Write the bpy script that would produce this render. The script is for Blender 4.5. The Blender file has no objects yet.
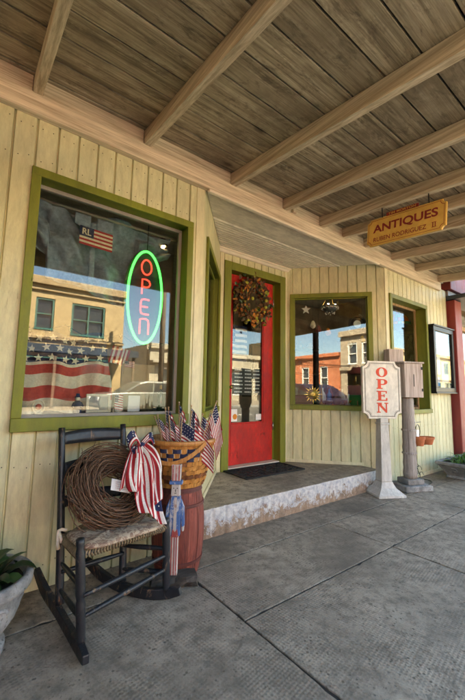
import bpy, math, random
from mathutils import Vector, Matrix
random.seed(7)
R = random.uniform
scene = bpy.context.scene
COL = scene.collection
V3 = Vector
ZUP = V3((0, 0, 1))

# ------------------------------------------------------------------ materials
def new_mat(name):
    m = bpy.data.materials.new(name); m.use_nodes = True
    nt = m.node_tree; nt.nodes.clear()
    out = nt.nodes.new('ShaderNodeOutputMaterial')
    return m, nt, out

def rgba(c): return (c[0], c[1], c[2], 1)

class NB:
    """tiny node helper"""
    def __init__(s, nt): s.nt = nt
    def n(s, t, **kw):
        x = s.nt.nodes.new(t)
        for k, v in kw.items(): setattr(x, k, v)
        return x
    def l(s, a, b): s.nt.links.new(a, b)
    def coord(s, scale=(1, 1, 1), rot=(0, 0, 0)):
        tc = s.n('ShaderNodeTexCoord'); mp = s.n('ShaderNodeMapping')
        mp.inputs['Scale'].default_value = scale; mp.inputs['Rotation'].default_value = rot
        s.l(tc.outputs['Object'], mp.inputs['Vector']); return mp.outputs['Vector']
    def noise(s, vec, scale, detail=6, rough=.6, dist=0.):
        x = s.n('ShaderNodeTexNoise'); x.inputs['Scale'].default_value = scale
        x.inputs['Detail'].default_value = detail; x.inputs['Roughness'].default_value = rough
        x.inputs['Distortion'].default_value = dist
        s.l(vec, x.inputs['Vector']); return x.outputs['Fac']
    def ramp(s, fac, stops):
        x = s.n('ShaderNodeValToRGB'); e = x.color_ramp.elements
        while len(e) < len(stops): e.new(.5)
        for i, (p, c) in enumerate(stops):
            e[i].position = p; e[i].color = rgba(c) if not isinstance(c, (int, float)) else (c, c, c, 1)
        s.l(fac, x.inputs['Fac']); return x.outputs['Color']
    def mix(s, fac, a, b, mode='MIX'):
        x = s.n('ShaderNodeMix'); x.data_type = 'RGBA'; x.blend_type = mode
        for sock, v in ((x.inputs[0], fac), (x.inputs[6], a), (x.inputs[7], b)):
            if isinstance(v, (int, float)): sock.default_value = v
            elif isinstance(v, tuple): sock.default_value = rgba(v)
            else: s.l(v, sock)
        return x.outputs[2]
    def math(s, op, a, b=None, clamp=False):
        x = s.n('ShaderNodeMath', operation=op); x.use_clamp = clamp
        for i, v in enumerate((a, b)):
            if v is None: continue
            if isinstance(v, (int, float)): x.inputs[i].default_value = v
            else: s.l(v, x.inputs[i])
        return x.outputs[0]
    def island(s):
        return s.n('ShaderNodeNewGeometry').outputs['Random Per Island']
    def bsdf(s, out, col, rough=.6, metal=0, bump=None, bstr=.3, bdist=.004, spec=.4):
        b = s.n('ShaderNodeBsdfPrincipled')
        for k, v in (('Base Color', col), ('Roughness', rough)):
            if isinstance(v, (int, float)): b.inputs[k].default_value = v
            elif isinstance(v, tuple): b.inputs[k].default_value = rgba(v)
            else: s.l(v, b.inputs[k])
        b.inputs['Metallic'].default_value = metal
        b.inputs['Specular IOR Level'].default_value = spec
        if bump is not None:
            bp = s.n('ShaderNodeBump'); bp.inputs['Strength'].default_value = bstr; bp.inputs['Distance'].default_value = bdist
            s.l(bump, bp.inputs['Height']); s.l(bp.outputs['Normal'], b.inputs['Normal'])
        s.l(b.outputs[0], out.inputs['Surface']); return b

def painted(name, col, wear=None, wear_at=.68, stretch=(1, 1, .25), rough=.55, var=.16, grime=.25, bstr=.35, island=0.0, scale=9):
    """old paint over boards: patchy tone, long vertical streaks, flaked spots"""
    m, nt, out = new_mat(name); b = NB(nt)
    v = b.coord(stretch)
    n1 = b.noise(v, 3.2, 8, .65); n2 = b.noise(v, scale * 3, 10, .7); n3 = b.noise(b.coord((1, 1, 1)), scale * 9, 5, .7)
    d = tuple(c * (1 - var * 1.6) for c in col); h = tuple(min(1, c * (1 + var)) for c in col)
    c = b.ramp(n1, [(.3, d), (.55, col), (.75, h)])
    c = b.mix(b.ramp(n2, [(.38, grime), (.6, 0)]), c, tuple(x * .45 for x in col))
    if island:
        isl = b.island()
        c = b.mix(b.math('MULTIPLY', isl, island), c, tuple(x * .4 for x in col))
    h1 = b.math('ADD', b.math('MULTIPLY', n2, .8), b.math('MULTIPLY', n3, .5))
    if wear:
        w = b.ramp(b.noise(v, scale, 12, .75, .6), [(wear_at, 0), (wear_at + .05, 1)])
        c = b.mix(w, c, wear); h1 = b.math('SUBTRACT', h1, b.math('MULTIPLY', w, .6))
    b.bsdf(out, c, b.ramp(n2, [(.3, rough - .12), (.7, rough + .15)]), bump=h1, bstr=bstr)
    return m

def timber(name, dark, mid, light, axis='X', rough=.75, island=.5, stain=None, bstr=.5, gs=1.0, knots=0):
    """bare or stained wood with grain running along one axis"""
    m, nt, out = new_mat(name); b = NB(nt)
    k = {'X': (.035, 1, 1), 'Y': (1, .035, 1), 'Z': (1, 1, .035)}[axis]
    tc = b.n('ShaderNodeTexCoord'); add = b.n('ShaderNodeVectorMath', operation='ADD')
    isl = b.island(); cmb = b.n('ShaderNodeCombineXYZ')
    s1 = b.math('MULTIPLY', isl, 37.); s2 = b.math('MULTIPLY', isl, 91.)
    b.l(s1, cmb.inputs[0]); b.l(s2, cmb.inputs[1]); b.l(s1, cmb.inputs[2])
    b.l(tc.outputs['Object'], add.inputs[0]); b.l(cmb.outputs[0], add.inputs[1])
    mp = b.n('ShaderNodeMapping'); mp.inputs['Scale'].default_value = k; b.l(add.outputs[0], mp.inputs['Vector'])
    v = mp.outputs['Vector']
    g1 = b.noise(v, 24 * gs, 9, .72, .55); g2 = b.noise(v, 90 * gs, 6, .7); g3 = b.noise(b.coord(), 2.6, 6, .65)
    c = b.ramp(g1, [(.33, dark), (.5, mid), (.66, light)])
    c = b.mix(b.ramp(g2, [(.35, .55), (.6, 0)]), c, tuple(x * .5 for x in dark))
    c = b.mix(b.math('MULTIPLY', isl, island), c, dark)
    if stain:
        c = b.mix(b.ramp(g3, [(.45, 0), (.66, .85)]), c, stain)
        g4 = b.noise(b.coord(tuple(.35 if q == .035 else 1 for q in k)), 17, 8, .75, .4)
        c = b.mix(b.ramp(g4, [(.52, 0), (.66, .8)]), c, tuple(x * .6 for x in stain))
    if knots:
        kv = b.n('ShaderNodeTexVoronoi'); kv.inputs['Scale'].default_value = knots; kv.inputs['Randomness'].default_value = 1
        mp2 = b.n('ShaderNodeMapping'); mp2.inputs['Scale'].default_value = tuple(.55 if q == .035 else 1 for q in k); b.l(add.outputs[0], mp2.inputs['Vector'])
        b.l(mp2.outputs['Vector'], kv.inputs['Vector'])
        c = b.mix(b.ramp(kv.outputs['Distance'], [(.05, .9), (.09, .35), (.14, 0)]), c, tuple(x * .45 for x in dark))
    b.bsdf(out, c, rough, bump=b.math('ADD', g1, b.math('MULTIPLY', g2, .6)), bstr=bstr, bdist=.003)
    return m

def plain(name, col, rough=.5, metal=0, var=.12, bstr=.12, scale=14, spec=.4, island=0):
    m, nt, out = new_mat(name); b = NB(nt)
    n1 = b.noise(b.coord(), scale, 6, .65)
    c = b.ramp(n1, [(.3, tuple(x * (1 - 1.5 * var) for x in col)), (.7, tuple(min(1, x * (1 + var)) for x in col))])
    if island: c = b.mix(b.math('MULTIPLY', b.island(), island), c, tuple(x * .35 for x in col))
    b.bsdf(out, c, rough, metal, bump=n1, bstr=bstr, spec=spec)
    return m

def concrete(name, col, waffle=False, paint=None):
    m, nt, out = new_mat(name); b = NB(nt)
    v = b.coord()
    n1 = b.noise(v, 1.7, 8, .65); n2 = b.noise(v, 14, 10, .75); n3 = b.noise(v, 75, 5, .75)
    c = b.ramp(n1, [(.36, tuple(x * .5 for x in col)), (.5, col), (.64, tuple(x * 1.36 for x in col))])
    c = b.mix(b.ramp(n2, [(.38, .85), (.56, 0)]), c, tuple(x * .42 for x in col))
    c = b.mix(b.ramp(n3, [(.58, 0), (.66, .85)]), c, tuple(x * .28 for x in col))
    st = b.ramp(b.noise(v, 4.3, 6, .7, .8), [(.66, 0), (.7, .65)])
    c = b.mix(st, c, tuple(x * .3 for x in col))
    h = b.math('ADD', n2, b.math('MULTIPLY', n3, .7))
    vp = b.n('ShaderNodeTexVoronoi'); vp.inputs['Scale'].default_value = 42; b.l(v, vp.inputs['Vector'])
    pit = b.math('MULTIPLY', b.ramp(vp.outputs['Distance'], [(.16, .9), (.26, 0)]), b.ramp(b.noise(v, 5.5, 6, .7), [(.40, .1), (.56, 1)]))
    c = b.mix(pit, c, tuple(x * .3 for x in col)); h = b.math('SUBTRACT', h, b.math('MULTIPLY', pit, .5))
    vo = b.n('ShaderNodeTexVoronoi'); vo.inputs['Scale'].default_value = 5.5; b.l(v, vo.inputs['Vector'])
    c = b.mix(b.ramp(vo.outputs['Distance'], [(.045, .7), (.075, 0)]), c, tuple(x * .3 for x in col))
    wv = b.n('ShaderNodeVectorMath', operation='MULTIPLY_ADD'); nz = b.n('ShaderNodeTexNoise'); nz.inputs['Scale'].default_value = 3.5; nz.inputs['Detail'].default_value = 8
    b.l(v, nz.inputs['Vector']); b.l(nz.outputs['Color'], wv.inputs[0]); wv.inputs[1].default_value = (.35, .35, .35); b.l(v, wv.inputs[2])
    vc = b.n('ShaderNodeTexVoronoi', feature='DISTANCE_TO_EDGE'); vc.inputs['Scale'].default_value = .75; b.l(wv.outputs[0], vc.inputs['Vector'])
    cm = b.math('MULTIPLY', b.ramp(vc.outputs['Distance'], [(.0008, .8), (.002, 0)]), b.ramp(b.noise(v, .9, 3, .5), [(.60, 0), (.66, 1)]))
    c = b.mix(cm, c, tuple(x * .16 for x in col)); h = b.math('SUBTRACT', h, cm)
    c = b.mix(b.math('MULTIPLY', b.island(), .5), c, tuple(x * .5 for x in col))
    if waffle:   # pressed diamond pattern worn away in patches
        sx = b.n('ShaderNodeSeparateXYZ'); b.l(b.coord((1, 1, 1), (0, 0, .62)), sx.inputs[0])
        f = 2 * math.pi / .021
        w = b.math('MULTIPLY', b.math('SINE', b.math('MULTIPLY', sx.outputs[0], f)), b.math('SINE', b.math('MULTIPLY', sx.outputs[1], f)))
        wm = b.ramp(b.noise(v, 2.3, 5, .6), [(.4, 0), (.6, 1)])
        w = b.math('MULTIPLY', w, wm)
        c = b.mix(b.ramp(w, [(.1, 0), (.6, .38)]), c, tuple(x * .35 for x in col))
        h = b.math('ADD', h, b.math('MULTIPLY', w, .32))
    if paint:    # flaking whitewash, thickest near the top edge
        sx = b.n('ShaderNodeSeparateXYZ'); b.l(v, sx.inputs[0])
        up = b.math('MULTIPLY', sx.outputs[2], 1.5)
        k = b.math('ADD', b.noise(v, 13, 12, .8, .5), up)
        pm = b.ramp(k, [(.58, 0), (.64, 1)])
        top = b.ramp(b.noise(v, 26, 8, .7), [(.35, paint[1]), (.6, paint[0])])
        rust = b.ramp(n2, [(.4, tuple(x * .55 for x in paint[2])), (.62, paint[2])])
        c = b.mix(pm, rust, top); h = b.math('ADD', h, b.math('MULTIPLY', pm, .5))
    b.bsdf(out, c, .85, bump=h, bstr=.55, bdist=.004, spec=.25)
    return m

def glass_mat(name, f0=.05, tint=(.9, .93, .92)):
    m, nt, out = new_mat(name); b = NB(nt)
    lw = b.n('ShaderNodeLayerWeight'); lw.inputs['Blend'].default_value = .5
    p = b.math('POWER', lw.outputs['Facing'], 5.)
    f = b.math('ADD', b.math('MULTIPLY', p, 1 - f0), f0, True)
    t = b.n('ShaderNodeBsdfTransparent'); t.inputs[0].default_value = rgba(tint)
    g = b.n('ShaderNodeBsdfGlossy'); g.inputs['Roughness'].default_value = 0.
    bp = b.n('ShaderNodeBump'); bp.inputs['Strength'].default_value = .05; bp.inputs['Distance'].default_value = .002
    b.l(b.noise(b.coord(), 2.2, 2, .4), bp.inputs['Height']); b.l(bp.outputs['Normal'], g.inputs['Normal'])
    mx = b.n('ShaderNodeMixShader'); b.l(f, mx.inputs[0]); b.l(t.outputs[0], mx.inputs[1]); b.l(g.outputs[0], mx.inputs[2])
    b.l(mx.outputs[0], out.inputs['Surface']); return m

def glow(name, col, s):
    m, nt, out = new_mat(name); b = NB(nt)
    e = b.n('ShaderNodeEmission'); e.inputs[0].default_value = rgba(col); e.inputs[1].default_value = s
    b.l(e.outputs[0], out.inputs['Surface']); return m

def brickwork(name, c1, c2, mortar, scale, bw=.5, rh=.25):
    m, nt, out = new_mat(name); b = NB(nt)
    tc = b.n('ShaderNodeTexCoord'); sp = b.n('ShaderNodeSeparateXYZ'); cb = b.n('ShaderNodeCombineXYZ')
    b.l(tc.outputs['Object'], sp.inputs[0]); b.l(b.math('ADD', sp.outputs[0], sp.outputs[1]), cb.inputs[0]); b.l(sp.outputs[2], cb.inputs[1])
    br = b.n('ShaderNodeTexBrick'); b.l(cb.outputs[0], br.inputs['Vector'])
    br.inputs['Scale'].default_value = scale; br.inputs['Color1'].default_value = rgba(c1); br.inputs['Color2'].default_value = rgba(c2)
    br.inputs['Mortar'].default_value = rgba(mortar); br.inputs['Mortar Size'].default_value = .02
    br.inputs['Brick Width'].default_value = bw; br.inputs['Row Height'].default_value = rh
    n = b.noise(b.coord(), 1.1, 8, .7)
    c = b.mix(b.ramp(n, [(.35, .5), (.65, 0)]), br.outputs['Color'], tuple(x * .45 for x in c1))
    b.bsdf(out, c, .85, bump=br.outputs['Fac'], bstr=-.4, bdist=.01, spec=.2); return m

def leafy(name, dark, light, rough=.4):
    m, nt, out = new_mat(name); b = NB(nt)
    n = b.noise(b.coord(), 24, 4, .6)
    c = b.ramp(b.math('ADD', b.math('MULTIPLY', n, .5), b.math('MULTIPLY', b.island(), .5)), [(.25, dark), (.75, light)])
    b.bsdf(out, c, rough, bump=n, bstr=.3); return m

M = {}
M['wall'] = painted('pale_yellow_board_paint', (.67, .64, .395), (.30, .255, .17), .635, var=.15, grime=.42, scale=9, bstr=.6, island=.14)
M['trimpaint'] = painted('pale_corner_paint', (.68, .635, .41), (.33, .28, .18), .67, var=.13, grime=.35)
M['olive'] = painted('olive_green_paint', (.185, .205, .024), (.06, .06, .018), .64, var=.24, grime=.4)
M['red'] = painted('red_door_paint', (.58, .020, .016), (.16, .016, .012), .60, stretch=(1, 1, .5), var=.28, grime=.62, bstr=1.0, scale=11)
M['beam'] = timber('tan_beam_wood', (.38, .30, .20), (.68, .585, .43), (.80, .71, .55), 'X', island=.12, knots=2.6)
M['joist'] = timber('tan_joist_wood', (.36, .275, .18), (.63, .53, .38), (.76, .66, .50), 'Y', island=.18, knots=2.6)
M['deck'] = timber('weathered_ceiling_boards', (.16, .122, .080), (.52, .43, .30), (.70, .60, .45), 'X', island=.42, stain=(.17, .13, .088), rough=.85, bstr=.9, knots=3.4)
M['soffit'] = painted('dull_cream_soffit', (.80, .74, .61), (.5, .43, .33), .7, stretch=(.3, 1, 1), grime=.5)
M['crown'] = painted('cream_moulding', (.78, .70, .56), (.32, .26, .18), .72, stretch=(.3, 1, 1))
M['slab'] = concrete('waffle_concrete', (.36, .295, .222), True)
M['strip'] = concrete('smooth_concrete', (.27, .222, .168))
M['stepc'] = concrete('entry_concrete', (.37, .305, .225))
M['riser'] = concrete('flaking_riser', (.2, .18, .15), paint=((.58, .57, .54), (.30, .315, .35), (.38, .27, .185)))
M['kerb'] = concrete('kerb_concrete', (.3, .29, .27))
M['asphalt'] = concrete('street_asphalt', (.115, .105, .09))
M['earth'] = plain('dry_ground', (.16, .13, .08), .9, scale=.3)
M['line'] = plain('road_paint', (.7, .68, .6), .7)
M['glass'] = glass_mat('window_glass', .052)
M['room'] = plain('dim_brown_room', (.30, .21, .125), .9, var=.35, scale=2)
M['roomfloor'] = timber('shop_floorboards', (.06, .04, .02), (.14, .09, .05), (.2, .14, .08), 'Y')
M['darkred'] = painted('dark_red_brick_paint', (.23, .035, .03), (.12, .05, .04), .68)
M['blackmetal'] = plain('black_iron', (.02, .02, .02), .45, .6)
M['chair'] = painted('worn_black_paint', (.018, .020, .024), (.17, .105, .06), .575, stretch=(1, 1, .35), rough=.36, var=.3, scale=20, grime=.1)
M['rush'] = timber('woven_rush_seat', (.10, .07, .04), (.26, .19, .11), (.36, .27, .16), 'X', gs=2)
M['twig'] = timber('brown_vine_twigs', (.060, .032, .018), (.18, .096, .055), (.31, .18, .11), 'X', island=.75, gs=2)
M['barrel'] = timber('red_stained_staves', (.085, .020, .014), (.27, .060, .040), (.40, .12, .08), 'Z', island=.5, gs=1.6)
M['hoop'] = timber('dark_red_hoop', (.06, .018, .014), (.15, .04, .03), (.2, .06, .045), 'X')
M['wicker'] = timber('honey_wicker', (.30, .11, .025), (.62, .28, .065), (.74, .40, .12), 'Z', island=.55, rough=.5, gs=2)
M['wickerdark'] = timber('brown_wicker', (.09, .03, .012), (.22, .075, .025), (.3, .11, .04), 'Z', island=.4, rough=.5)
M['navy'] = plain('navy_cloth', (.018, .026, .075), .85, scale=120, bstr=.3)
M['flagred'] = plain('red_cloth', (.36, .018, .026), .85, scale=120, bstr=.3)
M['flagwhite'] = plain('white_cloth', (.74, .70, .64), .85, scale=120, bstr=.3)
M['cream'] = plain('cream_cloth', (.70, .60, .46), .9, scale=60, bstr=.3)
M['fadedred'] = plain('faded_red_cloth', (.50, .07, .05), .9, scale=60, bstr=.3)
M['denim'] = plain('blue_grey_denim', (.20, .255, .33), .95, var=.25, scale=32, bstr=.4)
M['stick'] = timber('pale_dowel', (.32, .2, .1), (.5, .34, .18), (.6, .44, .26), 'Z')
M['gold'] = plain('gold_paint', (.62, .42, .10), .35, .7)
M['figwhite'] = painted('worn_white_wood', (.58, .52, .47), (.34, .22, .17), .55, scale=26, grime=.5)
M['figblue'] = painted('worn_blue_wood', (.07, .16, .38), (.46, .47, .50), .52, scale=26, grime=.4)
M['figred'] = painted('worn_red_wood', (.42, .08, .07), (.55, .44, .38), .54, scale=26, grime=.4)
M['log'] = timber('dark_charred_log', (.02, .017, .014), (.06, .05, .04), (.13, .11, .09), 'X')
M['paper'] = plain('white_card', (.78, .77, .74), .7, var=.06)
M['signwhite'] = painted('cream_sign_paint', (.74, .70, .60), (.40, .36, .29), .67, stretch=(1, 1, .5), grime=.4)
M['signline'] = plain('dark_sign_line', (.07, .06, .05), .5)
M['signred'] = painted('orange_red_letters', (.62, .055, .02), None, stretch=(1, 1, 1), grime=.2)
M['signpost'] = painted('weathered_grey_white_post', (.60, .585, .53), (.30, .28, .24), .60, scale=14, grime=.5)
M['ochre'] = painted('ochre_sign_paint', (.58, .36, .085), (.40, .25, .07), .7, stretch=(1, 1, 1), grime=.2)
M['maroon'] = plain('maroon_letters', (.20, .018, .018), .5)
M['boxwood'] = timber('greyed_pink_wood', (.28, .215, .18), (.52, .43, .37), (.66, .56, .49), 'Z', island=.2)
M['postwood'] = timber('silvered_log', (.16, .13, .11), (.36, .31, .27), (.5, .45, .4), 'Z', island=.2)
M['stone'] = concrete('cast_stone', (.30, .29, .27))
M['urnstone'] = concrete('grey_urn_stone', (.33, .33, .32))
M['terracotta'] = plain('terracotta', (.46, .14, .055), .8, var=.2)
M['soil'] = plain('potting_soil', (.03, .022, .015), .95)
M['leafgreen'] = leafy('deep_green_leaf', (.008, .026, .008), (.03, .075, .020))
M['leaflight'] = leafy('mid_green_leaf', (.03, .09, .015), (.10, .22, .05))
M['leafrust'] = leafy('rust_leaf', (.20, .06, .012), (.48, .19, .03), .7)
M['leafbrown'] = leafy('brown_leaf', (.03, .016, .008), (.13, .07, .03), .8)
M['leafyellow'] = leafy('yellow_green_leaf', (.18, .17, .02), (.40, .40, .06), .7)
M['grit'] = plain('joint_grit', (.035, .03, .025), .95)
M['mat'] = plain('black_rubber_mat', (.018, .018, .018), .7)
M['chrome'] = plain('dull_steel', (.5, .5, .5), .3, 1.)
M['brass'] = plain('dark_brass', (.35, .22, .07), .35, 1.)
M['tanwood'] = timber('tan_sash_wood', (.26, .15, .07), (.42, .27, .13), (.52, .36, .2), 'Z', island=.1)
M['greysash'] = painted('grey_sash_paint', (.36, .33, .29), (.2, .17, .14), .7)
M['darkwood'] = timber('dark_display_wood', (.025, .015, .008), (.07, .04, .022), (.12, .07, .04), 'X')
M['greenglass'] = plain('dark_green_bottle', (.01, .035, .012), .12, spec=.8)
M['greenplastic'] = plain('green_plastic', (.02, .36, .09), .4)
M['blueplastic'] = plain('bright_blue_card', (.02, .18, .50), .5)
M['orangecard'] = plain('orange_card', (.70, .24, .03), .6)
M['card'] = plain('buff_cardboard', (.42, .30, .17), .8)
M['cyan'] = plain('cyan_reflection_panel', (.35, .62, .66), .5)
M['tan'] = painted('tan_stucco', (.36, .255, .13), (.25, .17, .09), .7, stretch=(1, 1, 1), scale=2, bstr=.1)
M['tandark'] = painted('tan_cornice', (.28, .19, .095), None, stretch=(1, 1, 1), scale=2, bstr=.1)
M['tealtrim'] = plain('teal_window_trim', (.03, .10, .085), .5)
M['brickfar'] = brickwork('orange_brick', (.46, .13, .05), (.36, .09, .035), (.34, .25, .18), 3.2)
M['stonefar'] = brickwork('grey_tan_stone', (.40, .32, .23), (.28, .22, .16), (.2, .17, .13), 1.6)
M['palefar'] = painted('pale_stucco', (.33, .29, .22), (.2, .17, .12), stretch=(1, 1, 1), scale=2, bstr=.1)
M['darkpane'] = plain('dark_far_glass', (.02, .022, .025), .08, spec=.8)
M['whitetrim'] = plain('white_far_trim', (.62, .60, .55), .6)
M['carred'] = plain('red_car_paint', (.40, .012, .012), .18, var=.02, bstr=0, spec=.7)
M['carwhite'] = plain('silver_tan_car_paint', (.115, .12, .105), .2, var=.02, bstr=0, spec=.7)
M['cargreen'] = plain('dark_maroon_car_paint', (.020, .006, .007), .2, var=.02, bstr=0, spec=.7)
M['tyre'] = plain('tyre_rubber', (.015, .015, .015), .8)
M['pole'] = timber('pole_wood', (.05, .035, .022), (.12, .085, .055), (.18, .13, .09), 'Z')
M['awning'] = plain('dark_blue_grey_metal', (.05, .06, .075), .4, .5)
M['neongreen'] = glow('green_neon', (.03, 1, .10), .20)
M['neonred'] = glow('red_neon', (1, .045, .03), .17)
M['sparkle'] = glow('white_bulb', (1, .86, .66), 6.)
M['bulb'] = glow('warm_bulb', (1, .52, .18), 3.)
for i, c in enumerate(((.5, .12, .02), (.55, .33, .03), (.05, .25, .1), (.45, .03, .03), (.08, .12, .4))):
    M['sg%d' % i] = plain('coloured_glass_%s' % 'abcde'[i], c, .2)

# ------------------------------------------------------------------ mesh builder
class Fr:
    """local frame: a along U, b along V, c along N"""
    def __init__(s, O, U, V):
        s.O = V3(O); s.U = V3(U).normalized(); s.V = V3(V).normalized(); s.N = s.U.cross(s.V)
    def __call__(s, a, b, c=0): return s.O + s.U * a + s.V * b + s.N * c

WORLD = Fr((0, 0, 0), (1, 0, 0), (0, 1, 0))

class MB:
    def __init__(s): s.v = []; s.f = []; s.m = []
    def add(s, vs, fs, mi=0):
        o = len(s.v); s.v += [V3(x) for x in vs]
        for f in fs: s.f.append(tuple(o + i for i in f)); s.m.append(mi)
    def fbox(s, fr, a0, a1, b0, b1, c0, c1, mi=0):
        p = [fr(a, b, c) for c in (c0, c1) for b in (b0, b1) for a in (a0, a1)]
        s.add(p, [(0, 2, 3, 1), (4, 5, 7, 6), (0, 1, 5, 4), (2, 6, 7, 3), (0, 4, 6, 2), (1, 3, 7, 5)], mi)
    def bx(s, x0, x1, y0, y1, z0, z1, mi=0): s.fbox(WORLD, x0, x1, y0, y1, z0, z1, mi)
    def prism(s, fr, poly, c0, c1, mi=0):
        n = len(poly)
        s.add([fr(a, b, c0) for a, b in poly] + [fr(a, b, c1) for a, b in poly],
              [tuple(range(n))[::-1], tuple(range(n, 2 * n))] + [(i, (i + 1) % n, n + (i + 1) % n, n + i) for i in range(n)], mi)
    def bar(s, p, q, w, h, up=ZUP, mi=0):
        p = V3(p); q = V3(q); d = (q - p).normalized(); x = d.cross(V3(up))
        if x.length < 1e-4: x = d.cross(V3((1, 0, 0)))
        x.normalize(); y = x.cross(d)
        c = [(-w / 2, -h / 2), (w / 2, -h / 2), (w / 2, h / 2), (-w / 2, h / 2)]
        s.add([e + x * a + y * b for e in (p, q) for a, b in c], [(3, 2, 1, 0), (4, 5, 6, 7)] + [(i, (i + 1) % 4, 4 + (i + 1) % 4, 4 + i) for i in range(4)], mi)
    def tube(s, pts, r, n=8, mi=0, cap=True, closed=False):
        pts = [V3(p) for p in pts]; k = len(pts)
        rs = r if isinstance(r, (list, tuple)) else [r] * k
        o = len(s.v); prev = None
        for i, p in enumerate(pts):
            a = pts[(i - 1) % k] if (i > 0 or closed) else p; c = pts[(i + 1) % k] if (i < k - 1 or closed) else p
            d = (c - a).normalized()
            if prev is None:
                x = d.cross(ZUP)
                if x.length < .1: x = d.cross(V3((1, 0, 0)))
            else: x = prev - d * prev.dot(d)
            x.normalize(); prev = x; y = d.cross(x)
            for j in range(n):
                t = 2 * math.pi * j / n; s.v.append(p + (x * math.cos(t) + y * math.sin(t)) * rs[i])
        for i in range(k if closed else k - 1):
            i2 = (i + 1) % k
            for j in range(n):
                s.f.append((o + i * n + j, o + i * n + (j + 1) % n, o + i2 * n + (j + 1) % n, o + i2 * n + j)); s.m.append(mi)
        if cap and not closed:
            s.f.append(tuple(o + j for j in range(n))[::-1]); s.m.append(mi)
            s.f.append(tuple(o + (k - 1) * n + j for j in range(n))); s.m.append(mi)
    def lathe(s, prof, c=(0, 0, 0), n=24, mi=0, sx=1, sy=1):
        c = V3(c); o = len(s.v); k = len(prof)
        for r, z in prof:
            for j in range(n):
                t = 2 * math.pi * j / n; s.v.append(c + V3((r * sx * math.cos(t), r * sy * math.sin(t), z)))
        for i in range(k - 1):
            for j in range(n):
                s.f.append((o + i * n + j, o + i * n + (j + 1) % n, o + (i + 1) * n + (j + 1) % n, o + (i + 1) * n + j)); s.m.append(mi)
        s.f.append(tuple(o + j for j in range(n))[::-1]); s.m.append(mi)
        s.f.append(tuple(o + (k - 1) * n + j for j in range(n))); s.m.append(mi)
    def grid(s, fn, nu, nv, mf=None):
        o = len(s.v)
        for j in range(nv + 1):
            for i in range(nu + 1): s.v.append(V3(fn(i / nu, j / nv)))
        for j in range(nv):
            for i in range(nu):
                a = o + j * (nu + 1) + i
                s.f.append((a, a + 1, a + nu + 2, a + nu + 1)); s.m.append(mf(i, j) if mf else 0)
    def ball(s, c, r, n=10, mi=0, sz=1.):
        s.lathe([(r * math.sin(math.pi * (i + .02) / (n + .04) ), -r * sz * math.cos(math.pi * (i + .02) / (n + .04))) for i in range(n + 1)], c, n + 4, mi)
    def build(s, name, mats, parent=None, bevel=0, smooth=False, solid=0, sub=0):
        if not isinstance(mats, (list, tuple)): mats = [mats]
        me = bpy.data.meshes.new(name)
        base = parent_world(parent)
        me.from_pydata([v - base for v in s.v], [], s.f); me.update()
        for m in mats: me.materials.append(M[m] if isinstance(m, str) else m)
        me.polygons.foreach_set('material_index', s.m)
        if smooth: me.polygons.foreach_set('use_smooth', [True] * len(s.f))
        o = bpy.data.objects.new(name, me); COL.objects.link(o)
        if parent: o.parent = parent
        if solid:
            x = o.modifiers.new('thick', 'SOLIDIFY'); x.thickness = solid; x.offset = 0
        if bevel:
            x = o.modifiers.new('edge', 'BEVEL'); x.width = bevel; x.segments = 2; x.limit_method = 'ANGLE'
        if sub:
            x = o.modifiers.new('smooth', 'SUBSURF'); x.levels = x.render_levels = sub
        if smooth == 'auto':
            pass
        return o

def parent_world(p):
    b = V3((0, 0, 0))
    while p is not None: b = b + V3(p.location); p = p.parent
    return b

def thing(name, label, cat, loc=(0, 0, 0), group=None):
    o = bpy.data.objects.new(name, None); COL.objects.link(o); o.location = loc
    o.empty_display_size = .1
    return tag(o, label, cat, group)
def tag(o, label, cat, group=None):
    o['label'] = label; o['category'] = cat
    if group: o['group'] = group
    return o
def lab(o, s): o['label'] = s; return o
def struct(name, mb, m, **k):
    o = mb.build(name, m, **k); o['kind'] = 'structure'; return o
def recenter(o):
    """origin of a one-mesh thing to the middle of its foot"""
    vs = o.data.vertices; x = [v.co.x for v in vs]; y = [v.co.y for v in vs]; z = [v.co.z for v in vs]
    c = V3(((min(x) + max(x)) / 2, (min(y) + max(y)) / 2, min(z)))
    o.data.transform(Matrix.Translation(-c)); o.location = o.location + c
    return o

def text_mesh(mb, body, fr, height, width=None, depth=.004, bold=.0, mi=0, spacing=1.):
    """lettering set centred on the frame origin"""
    cu = bpy.data.curves.new('lettering', 'FONT'); cu.body = body; cu.size = 1; cu.extrude = 0; cu.offset = bold
    cu.space_character = spacing; cu.resolution_u = 4
    o = bpy.data.objects.new('lettering_tmp', cu); COL.objects.link(o)
    dg = bpy.context.evaluated_depsgraph_get(); dg.update()
    me = bpy.data.meshes.new_from_object(o.evaluated_get(dg))
    xs = [v.co.x for v in me.vertices]; ys = [v.co.y for v in me.vertices]
    x0, x1, y0, y1 = min(xs), max(xs), min(ys), max(ys)
    ky = height / (y1 - y0); kx = (width / (x1 - x0)) if width else ky
    mb.add([fr((v.co.x - (x0 + x1) / 2) * kx, (v.co.y - (y0 + y1) / 2) * ky, depth) for v in me.vertices], [tuple(p.vertices) for p in me.polygons], mi)
    bpy.data.objects.remove(o); bpy.data.curves.remove(cu); bpy.data.meshes.remove(me)

STAR = [(math.sin(i * math.pi / 5) * (1 if i % 2 == 0 else .42), math.cos(i * math.pi / 5) * (1 if i % 2 == 0 else .42)) for i in range(10)]

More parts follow.
